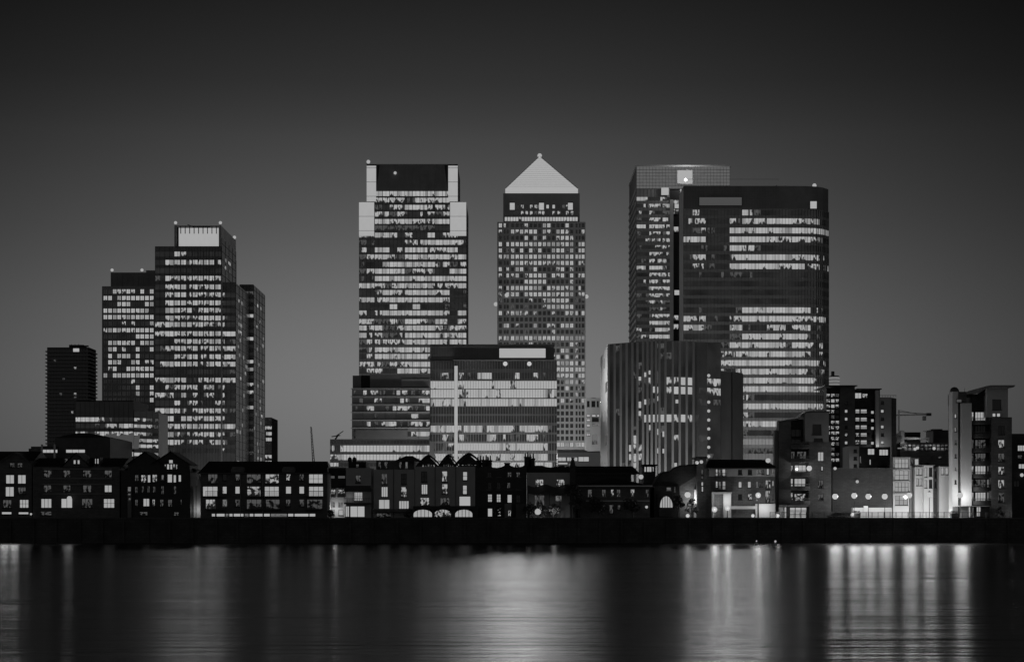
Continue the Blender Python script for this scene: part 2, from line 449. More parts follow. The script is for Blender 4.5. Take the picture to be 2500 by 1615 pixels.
# embankment wall
YW = 350.0
rw = thing('river_wall', 'long dark stone embankment wall rising straight from the river along the whole bank', 'river wall', 0, YW, 0)
mb = MB(); mb.box(-400, 400, YW, YW + 1.2, -2, 4.75, 'wall_stone'); mb.build('wall', rw)
mb = MB(); mb.box(-400, 400, YW - .15, YW + 1.35, 4.752, 4.95, 'concrete_dark'); mb.build('coping', rw)
for i in range(70):
    x = -150 + i * 4.4 + random.uniform(-.3, .3)
    mb = MB(); mb.box(x - .25, x + .25, YW - .32, YW - .004, -1, 4.6 + random.uniform(-.2, .1), 'wall_stone'); mb.build('timber_fender', rw)
# ================================================================== THE OFFICE TOWERS
def cr(ox, oy, s): return lambda x, y: (ox + x / s, oy + y / s)
c1 = cr(60, 500, 2.369); c2 = cr(840, 360, 2.406); c3 = cr(1440, 380, 2.406); c4 = cr(780, 820, 3.08); c5 = cr(1420, 820, 3.08)
def sy(T, ys): return [T(0, y)[1] for y in ys]
def sxp(T, xs): return [T(x, 0)[0] for x in xs]

# ---- dark slab block at the far left
Y = 1400
t = thing('tower_block', 'dark unlit residential slab with ribbed balcony edges, leftmost of the tall buildings', 'tower', X(172, Y), Y)
x0, x1 = X(115, Y), X(217, Y); zt = Z(847.4, Y)
mb = MB(); mb.box(x0, x1, Y, Y + 24, GZ, zt, 'body_black'); mb.build('wall', t)
nf = 46
lit = {(5, 9): 'room_half', (12, 9): 'room_half', (13, 9): 'room_dim', (17, 8): 'room_half', (8, 5): 'room_dim', (12, 4): 'room_dim', (22, 11): 'room_dim', (3, 2): 'room_dim'}
for k in range(nf):
    z = zt - 3.2 - k * 2.86
    mb = MB(); mb.box(x0 - 1.1, x1 + 1.1, Y - 1.3, Y + 24.5, z - .45, z + .35, 'spandrel_dark'); mb.build('balcony', t)
    mb = MB(); xx = x0 + .5
    for j in range(14):
        w = (x1 - x0 - 1) / 14
        mm = lit.get((k, j), 'glass_dark')
        mb.face([(xx + j * w + .2, Y - .06, z + .36), (xx + (j + 1) * w - .2, Y - .06, z + .36), (xx + (j + 1) * w - .2, Y - .06, z + 2.2), (xx + j * w + .2, Y - .06, z + 2.2)], mm, [(j, 0), (j + 1, 0), (j + 1, 1), (j, 1)])
    mb.build('window_band', t)
mb = MB(); mb.box(X(165.5, Y), X(200, Y), Y + 4, Y + 16, zt + .003, Z(840, Y), 'body_black'); mb.box(X(198, Y), X(210, Y), Y + 7, Y + 9, zt + 1.2, Z(840.5, Y), 'metal_dark')
for k in range(3): mb.tube((X(168 + k * 9, Y), Y + 8, Z(840, Y)), (X(168 + k * 9, Y), Y + 8, Z(837, Y)), .3, .2, 5, 'metal_dark')
mb.build('plant_room', t)
mb = MB(); a, bb = X(179, Y), X(195, Y); mb.box(a, bb, Y - 1.36, Y - 1.1, Z(859, Y), Z(850, Y), 'metal_dark'); f = mb.build('lit_panel', t)
mb = MB(); mb.face([(a + .2, Y - 1.38, Z(858.6, Y)), (bb - .2, Y - 1.38, Z(858.6, Y)), (bb - .2, Y - 1.38, Z(850.4, Y)), (a + .2, Y - 1.38, Z(850.4, Y))], 'lens', [(0, 0), (1, 0), (1, 1), (0, 1)]); mb.build('lens', f)

def grid_tower(t, Y, x0, x1, zt, depth, colx, rowy, pats, ww, wh, wallm, reveal=.5, zb=GZ, codes=None):
    """punched-window tower: colx / rowy are window centres in metres; the hundred most visible windows are parts of their own"""
    rects = []; meta = []
    for k, zc in enumerate(rowy):
        for i, xc in enumerate(colx):
            w = ww[i] if isinstance(ww, (list, tuple)) else ww
            rects.append((xc - w / 2, xc + w / 2, zc - wh / 2, zc + wh / 2))
            ch = pats[k][i] if k < len(pats) and i < len(pats[k]) else '.'
            meta.append((k, i, ch))
    mb = MB(); shell(mb, Y, Y + depth, x0, x1, zb, zt, rects, wallm, reveal); mb.build('wall', t)
    order = sorted(range(len(rects)), key=lambda q: ('#+-.'.index(meta[q][2]), random.random()))
    own = set(order[:99]); rest = MB()
    for q, r in enumerate(rects):
        k, i, ch = meta[q]; yy = Y + reveal - .02
        mb = MB() if q in own else rest
        if ch == '+' and random.random() < .6: ch = '#'
        pm = PM[ch] if ch != '#' else random.choice(('office_full', 'office_full', 'office_full', 'office_warm', 'office_soft'))
        a, b2, c, d = r; u = i * 3.1 + k * 17.3
        h = d - c; w = b2 - a
        mb.face([(a, yy, c), (b2, yy, c), (b2, yy, d), (a, yy, d)], pm, [(u, k + .02), (u + w, k + .02), (u + w, k + .98), (u, k + .98)])
        mb.box((a + b2) / 2 - .06, (a + b2) / 2 + .06, yy - .12, yy - .02, c, d, 'frame_dark')
        if q in own: mb.build('window', t)
    o = rest.build('window', t); o['kind'] = 'stuff'

# ---- gridded tower behind the left cluster
Y = 1060
t = thing('office_tower', 'grey tower with square window grid and dark set-back penthouse behind the tallest left tower', 'tower', X(314, Y), Y)
B_rows = [500, 538, 573, 611, 648, 685, 724, 760, 797, 834, 873, 909, 947, 985, 1020, 1055, 1090, 1127, 1164, 1201, 1238, 1275, 1312, 1349]
B_pat = ["..+++++.+.+", "+#.########", "...+##...##", "##########.", "+++#+######", "....+.+...+", "+###++++###", ".......####", ".##++++.+##", ".+#.+..+..#",
         ".+.+##.+...", ".##+..++.++", ".+#..+##++#", "+.#########", "......+....", ".......#..+", ".......#..+", "..........+"]
x0, x1 = X(249, Y), X(392, Y)
cols = [X(60 / 1 + c / 2.369, Y) for c in (467, 494, 521, 547, 574, 600, 627, 654, 680, 707, 735)]
grid_tower(t, Y, x0, x1, Z(698.4, Y), 45, cols, [Z(v, Y) for v in sy(c1, B_rows)], B_pat, 2.15, 2.5, 'spandrel_mid')
mb = MB(); mb.box(X(265.6, Y), X(385, Y), Y + 5, Y + 38, Z(698.4, Y) + .003, Z(662, Y), 'spandrel_dark')
mb.box(X(349, Y), X(385, Y), Y + 9, Y + 34, Z(662, Y) + .003, Z(654.5, Y), 'spandrel_dark')
for k in range(9): mb.box(X(268 + k * 13, Y), X(268.6 + k * 13, Y), Y + 4.8, Y + 4.995, Z(697, Y), Z(664, Y), 'metal_grey')
mb.build('penthouse', t)
beacon(t, X(265.6, Y) + .6, Y + 6, Z(662, Y) + .01, 1.25, .3); beacon(t, X(341.5, Y), Y + 6, Z(662, Y) + .01, 1.25, .3)

# ---- the tall left tower in three bays
Y = 950
t = thing('office_tower', 'tall glass tower topped by a bright lit screen, the highest of the left group', 'tower', X(480, Y), Y)
xa, xb, xc, xd = X(378.7, Y), X(426.4, Y), X(540.4, Y), X(575, Y)
ztA, ztB, ztC = Z(602.6, Y), Z(548.5, Y), Z(690, Y)
mb = MB()
mb.box(xa, xb - .01, Y, Y + 50, GZ, ztA, 'body_black'); mb.box(xb, xc, Y - .6, Y + 52, GZ, Z(602.6, Y), 'body_black'); mb.box(xc + .01, xd, Y + .4, Y + 50, GZ, ztC, 'body_black')
mb.build('wall', t)
yc = [285, 333, 380, 425, 475, 520, 567, 610, 655, 692, 745, 790, 830, 878, 920, 965, 1013, 1055, 1100, 1145, 1190, 1235, 1280, 1327, 1372, 1420]
pc = ["#+......", "##+####+", "........", "##++#+#+", "##+#++##", "##+#+++#", "##+#++##", "#+#++###", "+++++###", "###+#+++", "+#+##+##", "+###++##", "##+#++##", "++##++##", "####++##", "........",
      "+#..+++#", "+#++.+#.", "+#++.++.", "+.++...+", "++.+#+##", ".###+###", "#+######", "+++++##+", "+++#+.##", "........"]
ys = sy(c1, yc)
rows = yrows(Y, ys, 11.5, pc, 8)
cs = [0] + [(X(c1(v, 0)[0], Y) - xb) for v in (905, 940, 972, 1005, 1036, 1068, 1100)] + [xc - xb]
ribbon(t, (xb, Y - .6), (xc, Y - .6), cs, rows, 'spandrel_dark', 'metal_dark', 1.5, ztop=Z(602.8, Y), zbot=GZ, pier=.5)
pl = [".."] * 26
for i, s_ in {1: ".#", 3: ".#", 4: ".#", 5: ".+", 6: ".#", 7: ".#", 8: ".#", 9: "+#", 10: "##", 12: ".+", 14: "+#", 16: "+#", 17: ".+", 18: "++", 20: "+#", 21: "+#", 22: "##", 23: ".#", 24: ".#", 25: ".."}.items(): pl[i] = s_
rowsL = [r for r in yrows(Y, ys, 12.5, pl, 2) if r[1] < ztA - 1.5]
ribbon(t, (xa, Y), (xb, Y), [0, X(c1(815, 0)[0], Y) - xa, xb - xa - .05], rowsL, 'spandrel_dark', 'metal_dark', 2.5, ztop=ztA + .3, zbot=GZ)
pr = ["+.."] * 26
for i in (10, 12, 13, 14, 16, 22): pr[i] = "+##"
for i in (11, 20, 23): pr[i] = "+.-"
rowsR = [r for r in yrows(Y, ys, 11.5, pr, 3) if r[1] < ztC - 1.5]
ribbon(t, (xc, Y + .4), (xd, Y + .4), [.05, 1.6, 4.5, xd - xc], rowsR, 'spandrel_dark', 'metal_dark', 2.6, ztop=ztC + .3, zbot=GZ)
# crown: side cheeks, lit screen, fins
mb = MB(); zc0 = Z(602.6, Y); ztt = Z(551, Y)
mb.box(xb, xb + 1.0, Y - .9, Y + 30, zc0 + .31, ztt, 'spandrel_mid'); mb.slab([(xc - 1.0, zc0 + .31), (xc, zc0 + .31), (xc, ztt), (xc - 1.0, ztt)], Y - .9, Y + 50, 'spandrel_mid')
mb.box(xb + 1.0, xc - 1.0, Y + 1.3, Y + 48, Z(602, Y), ztt - .6, 'spandrel_dark'); mb.build('crown', t)
mb = MB(); a, b2 = X(c1(890, 0)[0], Y), X(c1(1122, 0)[0], Y); yy = Y + .8
mb.box(a - .3, b2 + .3, yy, yy + .4, zc0 + .35, ztt - .5, 'frame_dark'); sc = mb.build('screen', t)
mb = MB(); mb.face([(a, yy - .03, zc0 + .5), (b2, yy - .03, zc0 + .5), (b2, yy - .03, ztt - 1), (a, yy - .03, ztt - 1)], 'glow_flat', [(0, 0), (20, 0), (20, 3), (0, 3)]); mb.build('glow_face', sc)
mb = MB()
for k in range(9):
    xx = a + (b2 - a) * (k + .5) / 9; mb.box(xx - .16, xx + .16, Y - .2, Y + .6, Z(570, Y), ztt - .3, 'metal_dark')
mb.box(a - 1, b2 + 1, Y - .3, Y + .7, ztt - .29, ztt + .05, 'metal_grey'); mb.build('crown_fin', t)
mb = MB(); xx = X(460, Y); mb.box(xx, xx + 9.6, Y + 12, Y + 12.5, ztt + 1.1, ztt + 1.5, 'metal_grey'); mb.box(xx + .5, xx + 1, Y + 12, Y + 12.5, ztt - .59, ztt + 1.1, 'metal_grey'); mb.box(xx + 8, xx + 8.5, Y + 12, Y + 12.5, ztt - .59, ztt + 1.1, 'metal_grey')
mb.tube((xx + .7, Y + 12.2, ztt + 1.5), (xx - 2.5, Y + 11, ztt + 2.4), .25, .2, 5, 'metal_grey'); mb.build('cleaning_cradle', t)
# the vertical service shaft and corner trims
mb = MB(); mb.tube((xc + .35, Y - .95, GZ), (xc + .35, Y - .95, ztC + 3), .55, .55, 8, 'fin_metal'); mb.tube((xb - .2, Y - .95, GZ), (xb - .2, Y - .95, ztA), .22, .22, 6, 'fin_metal'); mb.build('corner_column', t)
# sheer side glazing facing right
def sheer(root, x, ya, yb, za, zb_top, zbt2, seed, n=10, m='glass_sheer'):
    mb = MB(); mb.face([(x, ya, za), (x, yb, za), (x, yb, zbt2), (x, ya, zb_top)], m); mb.build('side_glazing', root)
    rng = random.Random(seed); mb = MB()
    for q in range(n):
        z = rng.choice([za + 8 + 4.1 * k for k in range(int((zb_top - za - 12) / 4.1))]); y = rng.uniform(ya + 1, yb - 8); w = rng.choice((2.5, 4, 4, 7))
        mb.face([(x + .03, y, z), (x + .03, y + w, z), (x + .03, y + w, z + 2.1), (x + .03, y, z + 2.1)], rng.choice(('glow_mid', 'glow_mid', 'glow_low', 'office_part')), [(y, 900 + q), (y + w, 900 + q), (y + w, 900.98 + q), (y, 900.98 + q)])
    mb.build('window_band', root)
    mb = MB(); k = 0; z = za + 4.1
    while z < zb_top - 1:
        mb.box(x + .005, x + .1, ya, yb, z - .1, z + .1, 'metal_dark'); z += 4.1
    for k in range(5):
        y = ya + (yb - ya) * k / 4; mb.box(x + .005, x + .13, y - .08, y + .08, za, zb_top - .5, 'metal_dark')
    mb.build('facade_grid', root)
sheer(t, xc + .03, Y + 1, Y + 50, ztC + .5, Z(577.6, Y), Z(577.6, Y), 3, 5)
sheer(t, xd + .03, Y + .6, Y + 49.5, GZ, ztC, ztC, 5, 34)
beacon(t, xb + .5, Y, ztt, 1.15, .4); beacon(t, xc - .5, Y, ztt, 1.15, .4); beacon(t, xc - .5, Y + 48, ztt, 1.25, .1)

Y = 1003
t = thing('office_tower', 'narrow glass wing with sheer reflective side standing right behind the tallest left tower', 'tower', X(630, Y), Y)
xa, xb = X(585, Y), X(619, Y); zt = Z(695, Y)
mb = MB(); mb.box(xa, xb, Y, Y + 46, GZ, zt, 'body_black'); mb.build('wall', t)
ysW = [715 + 18.6 * k for k in range(22)]
ribbon(t, (xa, Y), (xb, Y), [0, 3, xb - xa], yrows(Y, ysW, 8, [".#" if k in (3, 6, 9, 10, 12, 13, 15) else ".-" if k % 3 == 0 else ".." for k in range(22)], 2), 'spandrel_dark', 'metal_dark', 2, ztop=zt + .2, zbot=GZ)
sheer(t, xb + .03, Y + .3, Y + 45.8, GZ, zt, zt, 9, 36)

Y = 1180
t = thing('office_block', 'small banded office block, only its right edge showing beside the narrow glass wing', 'office block', X(650, Y), Y)
xa, xb = X(620, Y), X(663.6, Y); zt = Z(1019, Y)
mb = MB(); mb.box(xa, xb, Y, Y + 30, GZ, zt, 'body_black'); mb.build('wall', t)
ribbon(t, (xa, Y), (xb, Y), [0, 4, 8, xb - xa], yrows(Y, [1030 + 14 * k for k in range(9)], 8, [rnd(3, .15, .35) for k in range(9)], 3), 'spandrel_mid', 'metal_dark', 3, ztop=zt + .2, zbot=GZ)

# ---- low black block with lit storeys in front of the left group
Y = 880
t = thing('office_block', 'low black office block with three bright storeys, in front of the left towers', 'office block', X(280, Y), Y)
xa, xm, xb = X(184.5, Y), X(326, Y), X(377.5, Y); zt = Z(977, Y)
mb = MB(); mb.prism([(xa, Y), (xm, Y), (xm, Y + 34), (xa, Y + 34)], GZ, zt, 'body_black'); mb.prism([(xm + .01, Y + .5), (xb, Y + 9), (xb, Y + 34), (xm + .01, Y + 34)], GZ, Z(1004, Y), 'spandrel_dark'); mb.build('wall', t)
yD = sy(c1, [1240, 1277, 1322, 1360, 1392, 1440])
pD = ["#####+......", "....-.+#+###", "++..+##+#+#+", "......######", "....+++#####", "..+#########"]
ribbon(t, (xa, Y), (xm, Y), [(xm - xa) * k / 12 for k in range(13)], yrows(Y, yD, 10.5, pD, 12), 'spandrel_dark', 'metal_dark', 2.4, ztop=Z(980, Y), zbot=GZ)
LB = math.hypot(xb - xm, 8.5)
ribbon(t, (xm, Y + .5), (xb, Y + 9), [LB * k / 4 for k in range(5)], yrows(Y, yD, 8, ["++-.", "##+-", "+#-.", "###+", "##++", "####"], 4), 'spandrel_pale', 'metal_grey', 3, ztop=Z(1004, Y) + .2, zbot=GZ)

# ---- big banded tower with glowing corners
Y = 1060
t = thing('office_tower', 'broad banded tower with brightly glowing stepped corners and a dark crown between them', 'tower', X(1007, Y), Y)
P14 = [876.6, 895.3, 915, 934, 951, 970, 988, 1007, 1026, 1043.6, 1062, 1081, 1097.7, 1117.6, 1138.4]
xs = [X(p, Y) for p in P14]; zs1, zt = Z(493, Y), Z(402.8, Y)
mb = MB(); mb.box(xs[0], xs[14], Y, Y + 52, GZ, zs1, 'body_black'); mb.box(xs[1], xs[13], Y + .02, Y + 48, zs1 + .002, zt, 'body_black'); mb.build('wall', t)
F_low = [(515, "#+###.+..#.++."), (558, "-.....++#####+"), (602, "+.##.+###+++#."), (643, "-+##+-######+#"), (687, "...#######+#-+"), (727, "-+####-+++..##"), (770, "..############"), (812, "##+++#####+++#"),
         (852, "..+##+####+#.."), (895, "##+########+.."), (935, "....#..#......"), (972, "+.+########+.#"), (1022, "#+--+-##+-#+.+"), (1060, "#+#--+####+-++"), (1103, "#++--+######+#"), (1142, "-+++++#####+##"),
         (1188, "-+#########+.."), (1227, ".+#######+#+.."), (1273, "+++-++####+..."), (1312, ".++..###+##..."), (1353, ".............."), (1395, ".............."), (1437, "..............")]
F_up = [(272, "##########"), (310, "++++.+++##"), (352, "-.++###+++"), (392, "++-+..++-+"), (435, "##+##+++##"), (472, "--------..")]
r_low = [(Z(c2(0, y + 14)[1], Y), Z(c2(0, y - 15)[1], Y), p) for y, p in F_low]
r_up = [(Z(c2(0, y + 14)[1], Y), Z(c2(0, y - 15)[1], Y), p) for y, p in F_up]
zsplit = Z(c2(0, 494)[1], Y)
ribbon(t, (xs[0], Y), (xs[14], Y), [x - xs[0] for x in xs], r_low, 'spandrel_dark', 'metal_dark', 2.25, ztop=zsplit, zbot=GZ, sub=3, pier=.18)
ribbon(t, (xs[2], Y), (xs[12], Y), [x - xs[2] for x in xs[2:13]], r_up, 'spandrel_dark', 'metal_dark', 2.25, ztop=Z(466, Y), zbot=zsplit, sub=3, pier=.18)
# dark crown plate, slightly tapering upwards
mb = MB(); zc = Z(466, Y)
mb.face([(X(919, Y), Y - .4, zc), (X(1093, Y), Y - .4, zc), (X(1085, Y), Y - .2, zt), (X(927, Y), Y - .2, zt)], 'spandrel_dark')
mb.face([(X(919, Y), Y - .4, zc), (X(927, Y), Y - .2, zt), (X(927, Y), Y + .02, zt), (X(919, Y), Y + .02, zc)], 'spandrel_dark'); mb.face([(X(1093, Y), Y - .4, zc), (X(1093, Y), Y + .02, zc), (X(1085, Y), Y + .02, zt), (X(1085, Y), Y - .2, zt)], 'spandrel_dark')
for k in range(9):
    xx = X(930 + k * 19, Y); mb.box(xx - .07, xx + .07, Y - .62, Y - .41, zc, zt - .4, 'metal_grey')
mb.box(xs[1], xs[13], Y - .3, Y + 1, zt + .002, zt + .5, 'metal_grey'); mb.build('crown', t)
mb = MB(); a = X(965, Y); mb.ball((a, Y - 1.1, Z(423, Y)), .9, 'lens', 8, 5); mb.build('beacon', t)
# glowing corner shafts: luminous glazing crossed by floor slabs
def shaft(x0, x1, z0, z1, y):
    mb = MB(); mb.face([(x0, y, z0), (x1, y, z0), (x1, y, z1), (x0, y, z1)], 'glow_flat', [(0, 0), (6, 0), (6, 9), (0, 9)])
    o = mb.build('glowing_shaft', t); mb = MB(); z = z0 + 3.0
    while z < z1: mb.box(x0, x1, y - .7, y - .01, z - .07, z + .07, 'panel_grey'); z += 8.4
    mb.build('floor_slab', o)
zl = Z(576, Y)
shaft(xs[0], xs[2] - .3, zl, zs1, Y - .5); shaft(xs[12] + .3, xs[14], zl, zs1, Y - .5)
shaft(xs[1], xs[2] + .8, zs1 + .2, zt - .5, Y - .45); shaft(xs[12] - .8, xs[13], zs1 + .2, zt - .5, Y - .45)
beacon(t, X(899, Y), Y + 1, zt + .5, 1.5, .2)

# ---- pyramid tower
Y = 1149
t = thing('pyramid_tower', 'square steel tower with a gridded facade and a glowing pyramid roof', 'skyscraper', X(1321, Y), Y)
x0, x1 = X(1214, Y), X(1429.4, Y); zm = Z(541.6, Y)
cxs = [918, 944, 961, 990, 1017, 1043, 1070, 1097, 1123, 1150, 1177, 1203, 1230, 1257, 1283, 1310, 1337, 1366, 1384, 1404]
ws = [1.9, 1.2, 1.45] + [1.95] * 14 + [1.3, 1.2, 1.75]
G_pat = ["++....+...#+...#....", "+..#+++##.#+.##+...+", "......+.#.+..+##+...", "#.+##+########+##.##", "+.-+.+.+-+..+++-+.++", "#++#+##+##########++", "...+++++#++++####.++", "+.+.++.-+....++.+...",
         "+.++#.+###+.++#.+.++", "......+#+##.....+...", "+.+##+####.++##++.+.", "+.#+#.##+#+##+##+.++", "-......+..+####+.-.-", "...-..-...+####++...", "#.+++++.+...+..+++.+", "....................", ".#+.+...+..++.++#...", "......-.....+......-",
         "+#+#################", "...-...+.....-..++..", "..-..+........+#.+..", "...........+++.#.+..", "..+....+.....#####.+", "...........+.####+##", "......+......+###.##", "..............-+++.+", "........-......+..+.", "...........#+....+..", "..............#.+..+", "..................-.", "....................", "....................", "....................", "....................", "....................", ".............#####++"]
rowsY = [457 + 36.75 * k for k in range(36)]
zrow = [Z(c2(0, y)[1], Y) for y in rowsY]
grid_tower(t, Y, x0, x1, zm, 52, [X(c2(v, 0)[0], Y) for v in cxs], zrow, G_pat, ws, 2.6, 'steel_clad', .55)
# vertical corner notches and set-back top
xu0, xu1 = X(1228.6, Y), X(1415.6, Y); zu = Z(470, Y)
cxu = [1004, 1020, 1047, 1073, 1100, 1127, 1150, 1170, 1196, 1232, 1262, 1290, 1312, 1340]
zr = [Z(c2(0, y)[1], Y) for y in (343, 380)]
rects = [(X(c2(v, 0)[0], Y) - .8, X(c2(v, 0)[0], Y) + .8, z - 1.15, z + 1.15) for z in zr for v in cxu]
pu = "..+.++#.##.-+." + "..+++-++.++.++"
mb = MB(); shell(mb, Y + 2.5, Y + 47, xu0, xu1, zm + .002, zu, rects, 'spandrel_mid', .5); mb.build('upper_wall', t)
for q, r in enumerate(rects):
    mb = MB(); mb.face([(r[0], Y + 2.98, r[2]), (r[1], Y + 2.98, r[2]), (r[1], Y + 2.98, r[3]), (r[0], Y + 2.98, r[3])], PM[pu[q]], [(q * 3, 0.02), (q * 3 + 1.6, .02), (q * 3 + 1.6, .98), (q * 3, .98)]); mb.build('window', t)
mb = MB(); z = Z(c2(0, 416)[1], Y); n = 26
for k in range(n):
    a = xu0 + 1 + (xu1 - xu0 - 2) * k / n; b2 = a + (xu1 - xu0 - 2) / n - .35
    mb.face([(a, Y + 2.42, z - 1.3), (b2, Y + 2.42, z - 1.3), (b2, Y + 2.42, z + 1.2), (a, Y + 2.42, z + 1.2)], 'office_full' if random.random() < .85 else 'office_part', [(a, 700.02), (b2, 700.02), (b2, 700.98), (a, 700.98)])
mb.build('window_band', t)
for p_ in (988, 1160, 1330):
    mb = MB(); a = X(c2(p_, 0)[0], Y); w = 3.1; zc = Z(c2(0, 342)[1], Y)
    mb.box(a - w / 2 - .2, a + w / 2 + .2, Y + 2.1, Y + 2.45, zc - 2.4, zc + 2.4, 'metal_grey'); o = mb.build('floodlight_box', t)
    mb = MB(); mb.face([(a - w / 2, Y + 2.08, zc - 2.2), (a + w / 2, Y + 2.08, zc - 2.2), (a + w / 2, Y + 2.08, zc + 2.2), (a - w / 2, Y + 2.08, zc + 2.2)], 'lens', [(0, 0), (1, 0), (1, 1), (0, 1)]); mb.build('lens', o)
# pyramid: luminous louvred faces
xp0, xp1 = X(1233.6, Y), X(1411.5, Y); zp0 = zu + .05; apex = (X(1319, Y), Y + 25, Z(381, Y) + 5); yb0, yb1 = Y + 3, Y + 46
def lerp(p, q, k): return tuple(p[i] + (q[i] - p[i]) * k for i in range(3))
base = [(xp0, yb0, zp0), (xp1, yb0, zp0), (xp1, yb1, zp0), (xp0, yb1, zp0)]
mb = MB(); mb.prism([(p[0], p[1]) for p in base], zp0, zp0 + 3.0, 'glow_crown')
base = [(p[0], p[1], zp0 + 3.0) for p in base]
N_ = 15
for k in range(N_):
    a0, a1 = k / N_ * .97, (k + 1) / N_ * .97
    for i in range(4):
        p, q = base[i], base[(i + 1) % 4]
        mb.face([lerp(p, apex, a0), lerp(q, apex, a0), lerp(q, apex, a1), lerp(p, apex, a1)], 'glow_crown', [(0, k), (30, k), (30, k + 1), (0, k + 1)])
pyr = mb.build('pyramid_roof', t)
mb = MB()
for k in range(1, N_):
    a0 = k / N_ * .97
    c = [lerp(p, apex, a0) for p in base]
    for i in range(4): mb.tube(c[i], c[(i + 1) % 4], .07, .07, 4, 'panel_grey', False)
for i in range(4): mb.tube(base[i], apex, .3, .3, 5, 'steel_clad', False)
mb.build('louvre', pyr)
mb = MB(); ap = lerp((apex[0], apex[1], zp0), apex, .93); mb.ball((apex[0], apex[1], apex[2] + .3), 1.5, 'lens', 10, 6); mb.build('beacon', t)
for px, py, dy in ((1210.5, 741.5, 2), (1237, 721, -1.2), (1432, 723, 2)):
    mb = MB(); a = X(px, Y); z = Z(py, Y); mb.tube((a, Y + dy + 1.3, z), (a, Y + dy, z), .3, .3, 6, 'metal_dark'); o = mb.build('beacon', t)
    mb = MB(); mb.ball((a, Y + dy - .6, z), 1.35, 'lens', 10, 6); mb.build('lens', o, True)

# ---- bright block in front of the pyramid tower
Y = 800
t = thing('office_block', 'wide finned office block with brilliant storeys, lit blank sign and vertical light strip', 'office block', X(1205, Y), Y)
x0, x1 = X(1050, Y), X(1359.5, Y); xs_ = X(1109.5, Y); zt = Z(839.5, Y); zst = Z(c4(0, 187)[1], Y)
xr = X(1353, Y)
mb = MB(); mb.box(x0, xs_, Y, Y + 40, GZ, zst, 'body_black'); mb.box(x0, xr, Y + .9, Y + 40, zst + .002, zt, 'spandrel_dark'); mb.box(xs_ + .01, x1, Y - .9, Y + 40, GZ, zst - .002, 'body_black'); mb.build('wall', t)
yH = [218, 300, 367, 433, 500, 560, 625, 698, 765, 832, 910, 972]
hH = [16, 13, 16, 17, 15, 14, 14, 14, 14, 15, 14, 13]
pHL = ["....", "..+.", "####", "####", "####", "....", "....", "####", "..+-", "-.-+", "+##+", "####"]
n = 22
pHR = ["." * n, ".+...###.....+...+....", "++########################"[:n], "#++######+##########+#", "######################", "." * n, "." * n, "++####-######+####+#-.", "-+-....#+.+..-.+#+....", "####################..", "#+#####+#+##+##+####..", "+####+######++#######."]
def satur(p, k): return ''.join('B' if c == '#' and random.random() < k else c for c in p)
def hrows(pats, n):
    pats = [satur(p, .55 if i in (2, 3, 4, 9) else .25) for i, p in enumerate(pats)]
    out = []
    for i, y in enumerate(yH):
        zc = Z(c4(0, y)[1], Y); hh = hH[i] * .108
        out.append((zc - hh, zc + hh, pats[i]))
    return out
ribbon(t, (x0, Y), (xs_, Y), [(xs_ - x0) * k / 4 for k in range(5)], hrows(pHL, 4), 'spandrel_dark', 'fin_metal', 1.2, proud=.15, mw=.11, ztop=zst, zbot=GZ, sub=3)
ribbon(t, (xs_, Y - .9), (x1, Y - .9), [(x1 - xs_) * k / n for k in range(n + 1)], hrows(pHR, n), 'spandrel_dark', 'fin_metal', 1.2, proud=.15, mw=.13, ztop=zst, zbot=GZ, sub=2, mproud=.6)
mb = MB()
for k in range(int((xr - x0) / 1.2)):
    xx = x0 + k * 1.2; mb.box(xx - .05, xx + .05, Y + .55, Y + .89, zst + .5, zt - .3, 'metal_grey')
for z in (zt, Z(c4(0, 75)[1], Y), Z(c4(0, 165)[1], Y)): mb.box(x0, xr, Y + .45, Y + .9, z - .25, z - .02, 'metal_grey')
mb.box(xs_ - .5, xr + 1.2, Y - 2.4, Y + .44, zst + .004, zst + .35, 'fin_metal')
mb.build('crown', t)
a, b2 = X(1219, Y), X(1332, Y); z0, z1 = Z(872.8, Y), Z(850, Y)
mb = MB(); mb.box(a - .15, b2 + .15, Y + .1, Y + .44, z0 - .15, z1 + .15, 'frame_dark'); o = mb.build('sign', t)
mb = MB(); mb.face([(a, Y + .08, z0), (b2, Y + .08, z0), (b2, Y + .08, z1), (a, Y + .08, z1)], 'glow_flat', [(0, 0), (9, 0), (9, 2), (0, 2)]); mb.build('glow_face', o)
a = X(1113.6, Y); mb = MB(); mb.box(a - .8, a + .8, Y - 1.7, Y - 1.45, GZ, Z(892.5, Y), 'metal_grey'); o = mb.build('light_strip', t)
mb = MB(); mb.face([(a - .72, Y - 1.73, GZ + 1), (a + .72, Y - 1.73, GZ + 1), (a + .72, Y - 1.73, Z(893.5, Y)), (a - .72, Y - 1.73, Z(893.5, Y))], 'glow_flat', [(0, 0), (1, 0), (1, 50), (0, 50)]); mb.build('glow_face', o)
H_LAMPS = []
for px in (1233.6, 1292):
    a = X(px, Y); z = Z(889, Y); mb = MB(); mb.box(a - .25, a + .25, Y - 3.0, Y - .9, z + .9, z + 1.1, 'metal_dark'); mb.tube((a, Y - 2.6, z + 1.1), (a, Y - 2.6, z), .5, .9, 8, 'metal_dark'); o = mb.build('floodlight', t)
    mb = MB(); mb.ball((a, Y - 3.4, z), 1.0, 'lens_hot', 12, 8); mb.build('lens', o, True); H_LAMPS.append((a, Y - 5.2, z))

